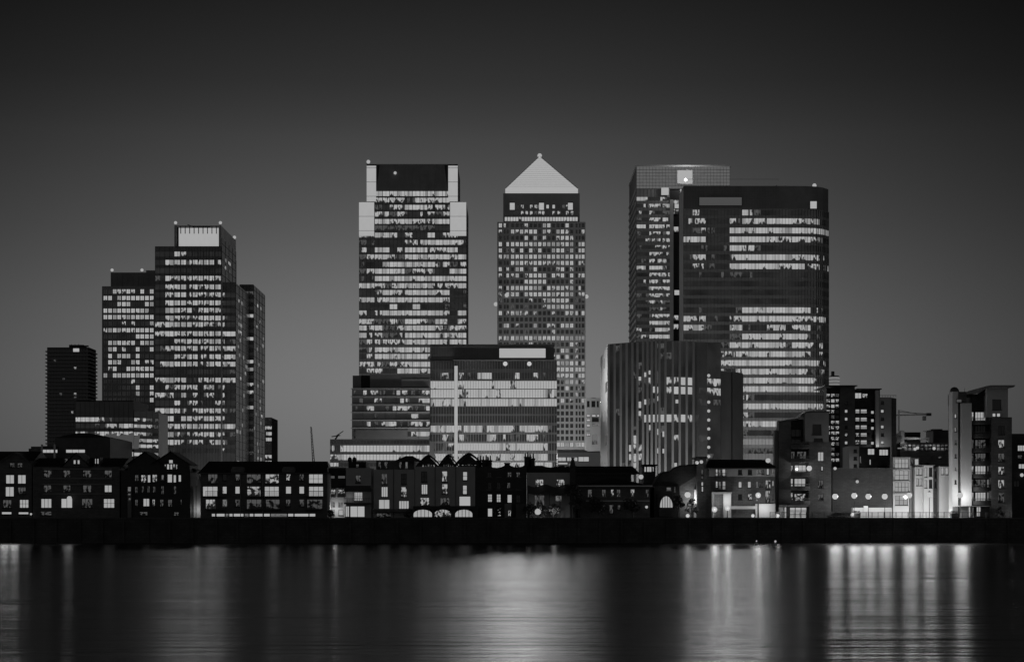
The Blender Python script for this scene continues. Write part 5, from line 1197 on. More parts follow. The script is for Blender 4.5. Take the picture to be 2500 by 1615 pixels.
light('porch_light', 'POINT', (px_(w5, 1180), YH - 2.6, pz_(w5, 900)), 70, t, .2)
lampball(t, X(w5(1722, 0)[0], YH), YH - 1.2, pz_(w5, 350), .5, bracket=False)

# ---- dark roofs and low blocks behind the left houses
Y = 520
t = thing('hall', 'black domed hall with two long lit clerestory strips, behind the left houses', 'hall', X(200, Y), Y)
x0, x1 = X(134, Y), X(269, Y); zt = Z(1068, Y); rs = rects_of(Y, [(882, 200, 1140, 245)], w1)
mb = MB(); shell(mb, Y, Y + 30, x0, x1, GZ, zt, rs, 'concrete_dark', .3)
n = 12; arc = [(x0 + (x1 - x0) * k / n, zt + .003 + 1.4 * math.sin(math.pi * k / n)) for k in range(n + 1)]
mb.slab([(arc[0][0], zt + .002)] + [(arc[-1][0], zt + .002)] + arc[::-1][1:-1], Y + .5, Y + 30, 'slate'); mb.build('wall', t)
window(t, Y, rs[0], 'B', 3, 1, reveal=.3)
mb = MB()
for k in range(9): xx = x0 + 2 + k * 1.75; mb.face([(xx, Y + 31, zt - 2), (xx + 1.75, Y + 31, zt - 2), (xx + 1.75, Y + 33, zt + 2.6 + .5 * math.sin(k * 2)), (xx, Y + 33, zt + 2.4 + .5 * math.sin(k * 2 + 1))], 'glow_low')
mb.build('roof_light', t)
Y = 516
t = thing('low_block', 'low flat block with bright window strip and pale posts left of the domed hall', 'building', X(118, Y), Y)
x0, x1 = X(103, Y), X(133.5, Y); rs = rects_of(Y, [(568, 200, 770, 246)], w1)
mb = MB(); shell(mb, Y, Y + 20, x0, x1, GZ, Z(1088, Y), rs, 'concrete_dark', .3); mb.build('wall', t); window(t, Y, rs[0], 'B', 4, 1, reveal=.3)
mb = MB()
for v in (566, 735): a = X(w1(v, 0)[0], Y); mb.box(a - .25, a + .25, Y - .4, Y - .004, GZ, Z(1084, Y), 'steel_clad')
mb.build('post', t)
Y = 600
t = thing('low_block', 'long low unlit shed on the far left skyline with two roof lamps', 'building', X(30, Y), Y)
mb = MB(); mb.box(X(-60, Y), X(76, Y), Y, Y + 20, GZ, Z(1102, Y), 'concrete_dark'); mb.box(X(75, Y), X(102, Y), Y + .3, Y + 19, GZ, Z(1089, Y), 'concrete_dark'); mb.box(X(62, Y), X(73, Y), Y + 4, Y + 8, Z(1102, Y) + .002, Z(1093, Y), 'metal_dark'); mb.build('wall', t)
for px, py, r in ((13, 1109, .75), (54.5, 1106, .5), (99, 1109, .55)): lampball(t, X(px, Y), Y - 1.2, Z(py, Y), r, bracket=False)

# ================================================================== RIGHT-HAND APARTMENTS
def balconies(root, T, a, b, ys, Y, m='metal_dark', out=1.6, bow=.8):
    for y in ys:
        z = Z(T(0, y)[1], Y); x0, x1 = X(T(a, 0)[0], Y), X(T(b, 0)[0], Y); n = 10; pts = []
        for k in range(n + 1): pts.append((x0 + (x1 - x0) * k / n, Y - out * .6 - bow * math.sin(math.pi * k / n)))
        mb = MB(); mb.prism(pts + [(x1, Y - .005), (x0, Y - .005)], z - .2, z, 'concrete_dark')
        for i in range(n):
            p, q = pts[i], pts[i + 1]
            for s in range(2):
                c = lerp((p[0], p[1], 0), (q[0], q[1], 0), s / 2); mb.box(c[0] - .03, c[0] + .03, c[1], c[1] + .05, z, z + 1.0, m)
            mb.face([(p[0], p[1], z + .95), (q[0], q[1], z + .95), (q[0], q[1], z + 1.05), (p[0], p[1], z + 1.05)], m)
            mb.face([(p[0], p[1] + .03, z + .05), (q[0], q[1] + .03, z + .05), (q[0], q[1] + .03, z + .6), (p[0], p[1] + .03, z + .6)], m)
        mb.build('balcony', root)
Y = 360.0
# ---- P: left apartment tower with curved roof
t = thing('apartment_tower', 'dark apartment tower with a curved roof shoulder and one glaring lit balcony', 'apartments', X(1960, Y), Y)
mb = MB(); zr = Z(c6(0, 490)[1], Y)
mb.box(X(1901, Y), X(1931, Y), Y, Y + 3, GZ, zr, 'brick_dark'); mb.box(X(1893, Y), X(1901, Y) - .01, Y + 1, Y + 3, GZ, Z(1049, Y), 'concrete'); mb.build('stair_block', t)
WP = [(458, 745, 506, 820, 'L', 2, 1), (485, 862, 502, 898, 'L', 1, 1), (458, 975, 506, 1042, 'M', 2, 1), (458, 1088, 506, 1142, 'M', 2, 1)]
body(t, c6, 388, 664, 568, 0, WP, 'brick_dark', Y=Y - .4, depth=13)
WP2 = [(414, 518, 488, 606, 'D', 1, 1), (425, 632, 498, 662, 'D', 2, 1)]
rs = rects_of(Y - .9, WP2, c6); mb = MB(); xa, xb = X(c6(352, 0)[0], Y - .9), X(c6(548, 0)[0], Y - .9); z0 = Z(c6(0, 663)[1], Y - .9); zt = Z(c6(0, 420)[1], Y - .9)
shell(mb, Y - .9, Y + 12, xa, xb, z0, zt, rs, 'concrete', .3); mb.build('upper_wall', t)
for w, r in zip(WP2, rs): window(t, Y - .9, r, *w[4:7], reveal=.3)
prof = [(160, 492), (200, 482), (288, 472), (310, 452), (335, 428), (352, 418), (400, 413), (549, 413)]
P0 = [(X(c6(a, 0)[0], Y), Z(c6(0, b)[1], Y)) for a, b in prof]
mb = MB(); mb.slab(P0 + [(x, z - .3) for x, z in reversed(P0)], Y - 1.2, Y + 5, 'metal_dark'); mb.build('roof', t)
WP3 = [(238, 740, 270, 815, 'M', 1, 1), (288, 740, 365, 815, 'M', 3, 1), (234, 855, 256, 905, 'H', 1, 1), (268, 852, 362, 908, 'B', 3, 1), (233, 962, 256, 1046, 'L', 1, 2), (266, 962, 358, 1044, 'L', 3, 1), (233, 1078, 256, 1140, 'H', 1, 1), (266, 1085, 358, 1145, 'H', 4, 1), (240, 560, 345, 620, 'D', 3, 1), (240, 640, 350, 700, 'D', 3, 1)]
body(t, c6, 233, 480, 390, 0, WP3, 'brick_black', Y=Y + 1.4, depth=10)
balconies(t, c6, 232, 388, (712, 825, 940, 1050, 1168), Y)
mb = MB(); a, b = X(c6(133, 0)[0], Y - .6), X(c6(375, 0)[0], Y - .6); z0, z1 = Z(c6(0, 1250)[1], Y), Z(c6(0, 1190)[1], Y); mb.box(a, b, Y - 2.4, Y - .005, z1, z1 + .25, 'metal_grey'); sh = mb.build('shop_canopy', t)
window(t, Y - 1.2, (X(c6(218, 0)[0], Y), X(c6(362, 0)[0], Y), GZ + .3, z1 - .1), 'B', 3, 3, reveal=.25, bar=.14); window(t, Y - 1.2, (a, X(c6(172, 0)[0], Y), GZ + .3, z1 - .1), 'G', 1, 1, reveal=.25); window(t, Y - 1.2, (X(c6(176, 0)[0], Y), X(c6(196, 0)[0], Y), GZ + .3, z1 - .1), 'L', 1, 2, reveal=.25)
lampball(t, X(1972, Y), Y - 1.8, Z(1143, Y), .55, power=120, off=(-1.4, .2, 0))
# ---- Q: apartments behind
Y = 440.0
t = thing('apartment_tower', 'dark rear apartment block with tall white pillar, square lit windows and flat overhanging roof', 'apartments', X(2104, Y), Y)
WQ = [(678, y - 13, 702, y + 13, c, 1, 1) for y, c in ((345, 'D'), (412, 'L'), (476, 'L'), (543, 'D'), (605, 'H'), (670, 'L'), (735, 'H'), (800, 'D'))]
body(t, c6, 640, 212, 760, 0, WQ, 'brick_mid', Y=Y - .6, depth=14)
rngq = random.Random(11); WG = []
for r in range(13):
    for c in range(3):
        y = 268 + r * 44; a = 528 + c * 37
        WG.append((a, y, a + 32, y + 30, 'H' if rngq.random() < .62 else rngq.choice('LMD'), 1, 1))
body(t, c6, 528, 222, 640, 0, WG, 'brick_black', Y=Y, depth=4)
WM = []
for y, c in ((420, 'L'), (487, 'L'), (550, 'L'), (613, 'L'), (672, 'L')):
    WM += [(765, y - 24, 800, y + 24, c if y < 600 else 'H', 1, 1), (808, y - 24, 860, y + 24, c, 1, 1), (892, y - 12, 917, y + 14, 'L' if y != 613 else 'D', 1, 1)]
WM += [(762, 262, 815, 308, 'B', 2, 1), (822, 268, 866, 304, 'H', 2, 1)]
body(t, c6, 760, 238, 965, 0, WM, 'brick_black', Y=Y + .3, depth=12)
WR = [(973, y - 13, 998, y + 13, c, 1, 1) for y, c in ((343, 'D'), (412, 'L'), (475, 'D'), (540, 'L'), (605, 'D'), (668, 'L'))]
body(t, c6, 947, 298, 1060, 0, WR, 'stucco', Y=Y - .9, depth=10)
mb = MB(); a, b = X(c6(1060, 0)[0], Y), X(c6(1114, 0)[0], Y); mb.prism([(a + .01, Y - .9), (b, Y + 2), (b, Y + 9), (a + .01, Y + 9)], GZ, Z(c6(0, 304)[1], Y), 'brick_mid'); mb.build('side_wall', t)
mb = MB(); mb.box(X(c6(918, 0)[0], Y), X(c6(944, 0)[0], Y), Y - 2, Y - .91, Z(c6(0, 715)[1], Y), Z(c6(0, 246)[1], Y), 'white_render'); mb.build('pillar', t)
mb = MB(); mb.box(X(c6(500, 0)[0], Y), X(c6(768, 0)[0], Y), Y - 2.2, Y + 14, Z(c6(0, 212)[1], Y) + .01, Z(c6(0, 205)[1], Y), 'metal_dark'); mb.box(X(c6(770, 0)[0], Y), X(c6(970, 0)[0], Y), Y - 1.6, Y + 12, Z(c6(0, 238)[1], Y) + .01, Z(c6(0, 230)[1], Y), 'metal_dark'); mb.build('roof', t)
mb = MB()
for k in range(7): c = X(c6(960 + k * 22, 0)[0], Y); mb.box(c - .03, c + .03, Y - .6, Y - .55, Z(c6(0, 298)[1], Y), Z(c6(0, 284)[1], Y), 'metal_dark')
mb.box(X(c6(955, 0)[0], Y), X(c6(1095, 0)[0], Y), Y - .62, Y - .53, Z(c6(0, 286)[1], Y), Z(c6(0, 283)[1], Y), 'metal_dark'); mb.build('roof_rail', t)
balconies(t, c6, 762, 890, (450, 515, 578, 640, 702), Y + .3, out=1.2, bow=.3)
light('pillar_light', 'POINT', (X(c6(930, 0)[0], Y), Y - 4, Z(c6(0, 730)[1], Y)), 160, t, .3)
# white-walled annex, lit rooms and dark podium in front
Y = 400.0
t = thing('annex', 'small pale annex with three dark square windows below the rear apartment block', 'building', X(2086, Y), Y)
WA = [(750, y - 14, 778, y + 14, 'D', 1, 1) for y in (737, 797, 858)]
body(t, c6, 715, 697, 795, 0, WA, 'stucco', Y=Y, depth=8)
body(t, c6, 796, 705, 1050, 0, [(866, 718, 922, 768, 'B', 2, 1), (960, 724, 1034, 774, 'B', 3, 1), (880, 805, 893, 850, 'L', 1, 1), (800, 780, 812, 830, 'G', 1, 1)], 'brick_black', Y=Y + .5, depth=8, name='side_wall')
light('annex_light', 'POINT', (X(2078, Y), Y - 3, Z(1135, Y)), 60, t, .2)
Y = 385.0
Y = 361.0
t = thing('garden_wall', 'dark blank terrace wall behind the row of glaring promenade lamps', 'wall', X(2090, Y), Y)
mb = MB(); mb.box(X(c6(577, 0)[0], Y), X(c6(1062, 0)[0], Y), Y, Y + 3, GZ, Z(c6(0, 882)[1], Y), 'brick_black'); mb.box(X(c6(577, 0)[0], Y), X(c6(1062, 0)[0], Y), Y - .2, Y + 3.1, Z(c6(0, 882)[1], Y) + .002, Z(c6(0, 877)[1], Y), 'concrete_dark')
mb.build('wall', t)
Yp = 357.0
mb = MB(); mb.box(X(c6(745, 0)[0], Yp), X(c6(1064, 0)[0], Yp), Yp, Yp + 2, GZ, Z(c6(0, 1200)[1], Yp), 'white_render'); mb.box(X(c6(832, 0)[0], Yp), X(c6(868, 0)[0], Yp), Yp - .3, Yp - .004, GZ, Z(c6(0, 1186)[1], Yp), 'white_render'); mb.build('planter_wall', t)
for px, py in ((2037, 1143), (2091, 1175)): lampball(t, X(px, Y), Y - .8, Z(py, Y), .32)
# ---- R: white terrace
Y = 364.0
t = thing('terraced_house', 'dazzling white house with three stacked wide bay windows, brightest of the floodlit row', 'house', X(2199, Y), Y)
BROW = [t]
WR1 = [(1088, 800, 1200, 878, 'W', 4, 2), (1088, 895, 1200, 974, 'W', 3, 2), (1088, 992, 1200, 1070, 'W', 4, 2), (1090, 1100, 1195, 1180, 'W', 3, 2)]
body(t, c6, 1072, 788, 1208, 0, WR1, 'white_render', Y=Y, depth=3)
mb = MB()
for v in (790, 885, 982, 1085): mb.box(X(c6(1064, 0)[0], Y), X(c6(1212, 0)[0], Y), Y - .45, Y - .004, Z(c6(0, v + 4)[1], Y), Z(c6(0, v - 4)[1], Y), 'concrete')
mb.build('string_course', t)
body(t, c6, 1208.5, 792, 1286, 0, [(1216, 800, 1240, 850, 'M', 1, 1), (1250, 800, 1284, 852, 'L', 1, 1)], 'white_render', Y=Y + 2.5, depth=7, name='side_wall')
t = thing('terraced_house', 'floodlit white house with stepped front and paired slim windows, second of the bright row', 'house', X(2256, Y), Y)
BROW.append(t)
WR2 = [(1262, 880, 1284, 935, 'W', 1, 1), (1290, 880, 1312, 935, 'W', 1, 1), (1262, 960, 1284, 1020, 'W', 1, 1), (1290, 960, 1312, 1020, 'W', 1, 1)]
body(t, c6, 1250, 868, 1322, 0, WR2, 'white_render', Y=Y, depth=9)
body(t, c6, 1322.5, 858, 1400, 0, [(1330, 872, 1352, 952, 'W', 1, 1), (1366, 872, 1394, 945, 'D', 2, 1), (1330, 975, 1352, 1040, 'W', 1, 1), (1366, 970, 1394, 1040, 'D', 2, 1)], 'white_render', Y=Y - .8, depth=9, name='bay')
mb = MB(); mb.box(X(c6(1246, 0)[0], Y), X(c6(1405, 0)[0], Y), Y - 1.2, Y + 9, Z(c6(0, 858)[1], Y) + .01, Z(c6(0, 853)[1], Y), 'concrete'); mb.build('roof', t)
t = thing('terraced_house', 'floodlit white house with one slim projecting bay, next to the tall lit pier', 'house', X(2308, Y), Y)
BROW.append(t)
body(t, c6, 1400.5, 880, 1449, 0, [(1412, 900, 1440, 960, 'D', 1, 1), (1412, 985, 1440, 1040, 'D', 1, 1)], 'brick_mid', Y=Y + 1.5, depth=8)
body(t, c6, 1450, 864, 1532, 0, [(1466, 872, 1490, 930, 'W', 1, 1), (1500, 872, 1526, 930, 'W', 1, 1)], 'white_render', Y=Y - .4, depth=9, name='bay')
body(t, c6, 1532.5, 880, 1556, 0, [], 'brick_mid', Y=Y + 1.5, depth=8, name='side_wall')
for k, (px, P) in enumerate(((2188, 260), (2210, 230), (2240, 200), (2268, 170), (2305, 220))):  # unseen uplights added to brighten the white walls
    x = X(px, 359); o = BROW[0 if k < 2 else 1 if k < 4 else 2]
    mb = MB(); mb.box(x - .3, x + .3, 358.7, 359.1, GZ, GZ + .3, 'metal_dark'); u = mb.build('added_uplight', o)
    mb = MB(); mb.box(x - .26, x + .26, 359.101, 359.16, GZ + .05, GZ + .28, 'lens'); mb.build('lens', u)
    light('wall_fill_light', 'POINT', (x, 359.5, GZ + .7), P, o, .25)
# mid-distance blocks
Y = 450.0
t = thing('office_block', 'long low block with dim window rows and a white roof frame', 'building', X(2250, Y), Y)
WU = [(1165 + 33 * k, 682, 1165 + 33 * k + 27, 705, random.choice('GMMGH'), 1, 1) for k in range(11)] + [(1165 + 33 * k, 709, 1165 + 33 * k + 27, 732, random.choice('GMMGM'), 1, 1) for k in range(11)] + [(1440, 780, 1470, 800, 'M', 1, 1), (1412, 690, 1430, 730, 'D', 1, 1)]
body(t, c6, 1130, 668, 1556, 0, WU, 'brick_mid', Y=Y, depth=14)
mb = MB(); mb.box(X(c6(1153, 0)[0], Y), X(c6(1180, 0)[0], Y), Y + 2, Y + 4, Z(c6(0, 667)[1], Y), Z(c6(0, 566)[1], Y), 'white_render'); mb.box(X(c6(1181, 0)[0], Y), X(c6(1388, 0)[0], Y), Y + 2.4, Y + 3.6, Z(c6(0, 640)[1], Y), Z(c6(0, 622)[1], Y), 'white_render'); mb.box(X(c6(1372, 0)[0], Y), X(c6(1388, 0)[0], Y), Y + 2.5, Y + 3.5, Z(c6(0, 667)[1], Y), Z(c6(0, 640)[1], Y) - .003, 'white_render'); mb.build('roof_frame', t)
mb = MB(); mb.box(X(c6(1182, 0)[0], Y), X(c6(1334, 0)[0], Y), Y + 5, Y + 12, Z(c6(0, 667)[1], Y), Z(c6(0, 576)[1], Y), 'body_black'); mb.box(X(c6(1080, 0)[0], Y), X(c6(1150, 0)[0], Y), Y + 1, Y + 12, GZ, Z(c6(0, 612)[1], Y), 'brick_mid'); mb.box(X(c6(1432, 0)[0], Y), X(c6(1556, 0)[0], Y), Y + 4, Y + 12, Z(c6(0, 667)[1], Y), Z(c6(0, 560)[1], Y), 'brick_black'); mb.box(X(c6(1405, 0)[0], Y), X(c6(1500, 0)[0], Y), Y + 3, Y + 12, Z(c6(0, 562)[1], Y), Z(c6(0, 553)[1], Y), 'metal_dark'); mb.build('plant_room', t)
light('roof_light', 'POINT', (X(c6(1270, 0)[0], Y), Y + .5, Z(c6(0, 660)[1], Y)), 60, t, .2); light('roof_light', 'POINT', (X(c6(1150, 0)[0], Y), Y - .5, Z(c6(0, 660)[1], Y)), 30, t, .2)
for v, y in ((1265, 712), (1245, 722), (1400, 717)): lampball(t, X(c6(v, 0)[0], Y), Y - 1, Z(c6(0, y)[1], Y), .4, bracket=False)
for k, v in enumerate((1060, 1105, 1142)): mb = MB(); mb.box(X(c6(v, 0)[0], Y), X(c6(v + 28, 0)[0], Y), Y - 1.4, Y - .5, Z(c6(0, 728 - k * 8)[1], Y), Z(c6(0, 720 - k * 8)[1], Y), 'glow_mid'); mb.build('light_strip', t)
# trees and dark slope in front of it are built below
# ---- S: right apartment tower
Y = 358.0
t = thing('apartment_tower', 'tall apartment tower with two uplit pale piers and a winged overhanging roof', 'apartments', X(2398, Y), Y)
WS = [(1576, y - 17, 1592, y + 17, c, 1, 1) for y, c in ((452, 'L'), (563, 'H'), (667, 'M'), (777, 'M'), (885, 'G'), (990, 'M'))]
body(t, c6, 1558, 252, 1604, 0, WS, 'stucco_pale', Y=Y, depth=3, name='stair_pier')
mb = MB(); mb.box(X(c6(1604, 0)[0], Y) + .01, X(c6(1625, 0)[0], Y), Y + 1.2, Y + 8, GZ, Z(c6(0, 290)[1], Y), 'brick_black'); mb.box(X(c6(1604, 0)[0], Y) + .02, X(c6(1678, 0)[0], Y), Y + .4, Y + 8.5, Z(c6(0, 342)[1], Y), Z(c6(0, 252)[1], Y), 'brick_mid'); mb.build('slot_wall', t)
mb = MB(); mb.box(X(c6(1625, 0)[0], Y) + .01, X(c6(1712, 0)[0], Y), Y - .3, Y + 8, GZ, Z(c6(0, 348)[1], Y), 'stucco_pale'); mb.build('pier', t)
mb = MB(); mb.box(X(c6(1586, 0)[0], Y), X(c6(1632, 0)[0], Y), Y - .2, Y - .01, Z(c6(0, 345)[1], Y), Z(c6(0, 314)[1], Y), 'metal_dark'); mb.box(X(c6(1590, 0)[0], Y), X(c6(1628, 0)[0], Y), Y - .26, Y - .21, Z(c6(0, 338)[1], Y), Z(c6(0, 318)[1], Y), 'glow_low'); mb.build('sign', t)
mb = MB(); c = X(c6(1614, 0)[0], Y); mb.ball((c, Y + 4, Z(c6(0, 243)[1], Y)), 1.0, 'metal_dark', 9, 6); mb.tube((c + 2.0, Y + 4, Z(c6(0, 252)[1], Y)), (c + 2.1, Y + 4, Z(c6(0, 210)[1], Y)), .05, .03, 5, 'metal_dark'); mb.build('roof_dome', t)
WS2 = []
for y0_, y1_, cd in ((418, 506, 'L'), (530, 610, 'D'), (645, 725, 'M'), (755, 832, 'M'), (858, 936, 'L'), (968, 1046, 'M'), (1074, 1160, 'L')):
    WS2 += [(1714, y0_, 1734, y1_, cd if cd != 'L' else 'H', 1, 2), (1744, y0_, 1832, y1_, cd, 4, 1)]
    if y0_ > 850: WS2 += [(1840, y0_, 1870, y1_, 'G' if y0_ > 960 else 'M', 1, 1)]
WS2 += [(1640, 1195, 1652, 1232, 'L', 1, 1), (1684, 1192, 1702, 1280, 'B', 1, 1), (1755, 1192, 1792, 1275, 'L', 2, 2), (1720, 1195, 1734, 1275, 'G', 1, 2)]
body(t, c6, 1712, 280, 1876, 0, [w for w in WS2 if w[0] > 1711], 'brick_black', Y=Y + 1.6, depth=9)
window(t, Y - .65, rects_of(Y, [WS2[-3]], c6)[0], 'B', 1, 1, reveal=.3)
balconies(t, c6, 1708, 1874, (515, 625, 740, 845, 950, 1058, 1168), Y + 1.2)
WS3 = [(1884, 315, 1958, 402, 'D', 1, 1), (1886, 428, 1914, 458, 'B', 1, 1), (1922, 428, 1952, 458, 'B', 1, 1)]
rs = rects_of(Y - .5, WS3, c6); xa, xb = X(c6(1838, 0)[0], Y - .5), X(c6(2012, 0)[0], Y - .5); z0 = Z(c6(0, 462)[1], Y - .5); zt = Z(c6(0, 228)[1], Y - .5)
mb = MB(); shell(mb, Y - .5, Y + 11, xa, xb, z0, zt, rs, 'stucco', .3); mb.build('upper_wall', t)
for w, r in zip(WS3, rs): window(t, Y - .5, r, *w[4:7], reveal=.3)
WS4 = [(1932, a, 1984, b, c, 2, 1) for a, b, c in ((530, 605, 'D'), (645, 712, 'H'), (755, 825, 'M'), (865, 932, 'H'), (972, 1042, 'H'), (1078, 1158, 'M'))]
body(t, c6, 1874, 461, 2044, 0, WS4, 'brick_mid', Y=Y - .1, depth=11, name='east_wall')
mb = MB(); mb.box(X(c6(1700, 0)[0], Y), X(c6(1845, 0)[0], Y), Y + 1, Y + 9, Z(c6(0, 281)[1], Y), Z(c6(0, 268)[1], Y), 'brick_black'); mb.build('parapet', t)
prof = [(1735, 272), (1765, 245), (1790, 224), (1815, 212), (1850, 206), (2048, 206)]
P0 = [(X(c6(a, 0)[0], Y), Z(c6(0, b)[1], Y)) for a, b in prof]; P1 = [(X(c6(a, 0)[0], Y), Z(c6(0, b)[1], Y)) for a, b in ((2036, 222), (2012, 227), (1840, 227), (1800, 240), (1745, 276))]
mb = MB(); mb.slab((P0 + P1)[::-1], Y - 2.2, Y + 12, 'concrete'); mb.build('roof', t)
mb = MB(); mb.box(X(c6(1560, 0)[0], Y), X(c6(1830, 0)[0], Y), Y - 3, Y - .31, Z(c6(0, 1190)[1], Y), Z(c6(0, 1184)[1], Y), 'white_render'); mb.build('canopy', t)
light('entrance_light', 'POINT', (X(2466, Y), Y - 1.5, GZ + 1.1), 22, t, .15); light('pier_light', 'POINT', (X(2352, Y), Y - 2.2, GZ + 4.5), 160, t, .25)
# ---- T: far right
Y = 388.0
t = thing('apartment_row', 'almost black block at the right edge with two lit flats and wall lamp', 'apartments', X(2490, Y), Y)
body(t, c6, 2030, 596, 2400, 0, [(2092, 690, 2150, 738, 'L', 3, 1), (2100, 842, 2150, 882, 'L', 2, 1), (2092, 770, 2130, 800, 'M', 2, 1), (2060, 980, 2110, 1030, 'D', 2, 1)], 'brick_black', Y=Y, depth=12)
lampball(t, X(2491.5, Y), Y - 1, Z(1159, Y), .4)

# ================================================================== PROMENADE
def street_lamp(px, py, Y, label, P, PB, r=.58, group='promenade lamps before the white houses'):
    x = X(px, Y); z = Z(py, Y); t = thing('street_lamp', label, 'street lamp', x, Y, GZ, group)
    mb = MB(); mb.tube((x, Y, GZ), (x, Y, GZ + .5), .14, .1, 8, 'metal_dark'); mb.tube((x, Y, GZ + .5), (x, Y, z - r), .07, .055, 8, 'metal_dark'); mb.build('post', t)
    mb = MB(); mb.ball((x, Y, z), r, 'lens_hot', 14, 9); mb.build('globe', t, True)
    mb = MB(); mb.tube((x, Y, z + r * .9), (x, Y, z + r + .2), r * .55, .08, 8, 'metal_dark'); mb.build('cap', t)
    light('lamp_and_streak_light', 'SPOT', (x, Y - r - .5, z - .2), P, t, 1.3, (x, Y - 40, z - 12), 150, .5)
    light('lamp_and_streak_light', 'POINT', (x, Y + r + .25, z - .1), PB, t, .35)
    return t
LAMP_W = 1700
for px, py, lab in ((2039, 1211, 'white globe lamp beside the curved-roof apartment tower, leftmost of the promenade row'), (2085.5, 1209, 'white globe lamp before the dark terrace wall, second along the promenade row'),
                    (2120, 1211, 'white globe lamp before the dark terrace wall, third along the promenade row'), (2160, 1211, 'white globe lamp just left of the white house with stacked bays'),
                    (2220, 1208, 'white globe lamp in front of the white house with stacked bays'), (2269, 1207, 'white globe lamp before the stepped white house, second from the lit pier'), (2344, 1208, 'white globe lamp standing against the uplit pale piers')):
    street_lamp(px, py, 353.2, lab, LAMP_W, 150 if px < 2060 else 420 if px < 2200 else 320 if px < 2240 else 1000 if px < 2300 else 430)
def bollard_lamp(px, py, Y, label, P, r=.5):
    x = X(px, Y); z = max(Z(py, Y), GZ + .3 + r); t = thing('ground_lamp', label, 'lamp', x, Y, GZ, 'low lamps along the river wall')
    mb = MB(); mb.tube((x, Y, GZ), (x, Y, z - r * .6), .16, .12, 8, 'metal_dark'); mb.build('base', t)
    mb = MB(); mb.ball((x, Y, z), r, 'lens_hot', 12, 8); mb.build('globe', t, True)
    light('lamp_and_streak_light', 'POINT', (x, Y - r - .2, z), P, t, .3)
bollard_lamp(1744.5, 1243, 353.5, 'big low glaring lamp in front of the bright square porch', 260, .55)
bollard_lamp(1776, 1240, 353.5, 'low glaring lamp right of the bright square porch', 200, .5)
bollard_lamp(1851, 1208, 355.5, 'round glaring lamp raised above the floodlit base of the rendered row', 240, .55)
bollard_lamp(1898, 1258, 351.6, 'low lamp on the river wall beside the shop windows of the curved-roof tower', 120, .42)
bollard_lamp(2081.5, 1256, 351.8, 'small low lamp on the wall edge between two dark planter boxes', 70, .4)
bollard_lamp(1679, 1258, 351.8, 'small low lamp on the wall edge below the court wall', 30, .38)
bollard_lamp(1838, 1258, 351.8, 'small low lamp on the wall edge below the floodlit base', 30, .35)
# railing
t = thing('railing', 'thin dark metal railing along the top of the river wall before the floodlit houses', 'railing', X(2200, 351), 351.0, 4.95)
xa, xb = X(1880, 351), X(2466, 351)
mb = MB()
for z in (5.2, 5.98): mb.tube((xa, 351, z), (xb, 351, z), .035, .035, 5, 'metal_dark')
mb.build('rail', t)
n = 40
for k in range(n + 1): x = xa + (xb - xa) * k / n; mb = MB(); mb.box(x - .05, x + .05, 350.95, 351.05, 4.952, 6.05, 'metal_dark'); mb.build('post', t)
mb = MB(); x = xa + .15
while x < xb: mb.box(x - .014, x + .014, 350.985, 351.015, 5.2, 5.97, 'metal_dark'); x += .18
mb.build('balusters', t)
# planter boxes
for px, lab in ((2091.5, 'square dark planter box on the promenade between the second and third globe lamps'), (2330, 'square dark planter box on the promenade at the foot of the lit pier')):
    x = X(px, 352); t = thing('planter_box', lab, 'planter', x, 352.2, GZ, 'dark planter boxes on the promenade')
    mb = MB(); mb.slab([(x - .65, GZ + .05), (x + .65, GZ + .05), (x + .72, GZ + 1.25), (x - .72, GZ + 1.25)], 351.6, 352.9, 'metal_dark'); mb.box(x - .78, x + .78, 351.55, 352.95, GZ + 1.252, GZ + 1.36, 'concrete'); mb.box(x - .5, x + .5, 351.8, 352.7, GZ, GZ + .049, 'metal_dark'); mb.build('box', t)
    mb = MB(); rg = random.Random(int(px))
    for k in range(60):
        c = (x + rg.uniform(-.6, .6), 352.2 + rg.uniform(-.5, .5), GZ + 1.38 + rg.uniform(0, .25)); a = rg.uniform(0, 6.28); mb.face([c, (c[0] + .16 * math.cos(a), c[1] + .16 * math.sin(a), c[2] + .1), (c[0] + .1 * math.cos(a + 1), c[1] + .1 * math.sin(a + 1), c[2] + .18)], 'leaf')
    mb.build('plants', t)
# parked car seen from the side behind the wall edge
def car(px, Y, label):
    x = X(px, Y); t = thing('parked_car', label, 'car', x, Y, GZ)
    P = [(-2.1, .35), (2.1, .35), (2.15, .75), (1.3, .95), (.6, 1.42), (-.9, 1.45), (-1.6, 1.0), (-2.12, .9)]
    mb = MB(); mb.slab([(x + a, GZ + b) for a, b in P], Y - .85, Y + .85, 'car_paint'); mb.build('body', t)
    mb = MB(); mb.face([(x - 1.35, Y - .86, GZ + 1.0), (x + 1.1, Y - .86, GZ + 1.0), (x + .52, Y - .86, GZ + 1.36), (x - .88, Y - .86, GZ + 1.38)], 'glass_dark'); mb.build('side_window', t)
    for dx in (-1.3, 1.32):
        mb = MB(); mb.tube((x + dx, Y - .9, GZ + .33), (x + dx, Y - .66, GZ + .33), .33, .33, 14, 'rubber'); w = mb.build('wheel', t)
        mb = MB(); mb.tube((x + dx, Y - .92, GZ + .33), (x + dx, Y - .905, GZ + .33), .2, .2, 10, 'metal_grey'); mb.build('rim', w)
car(2047, 352.6, 'dark saloon car parked on the promenade under the leftmost globe lamp')
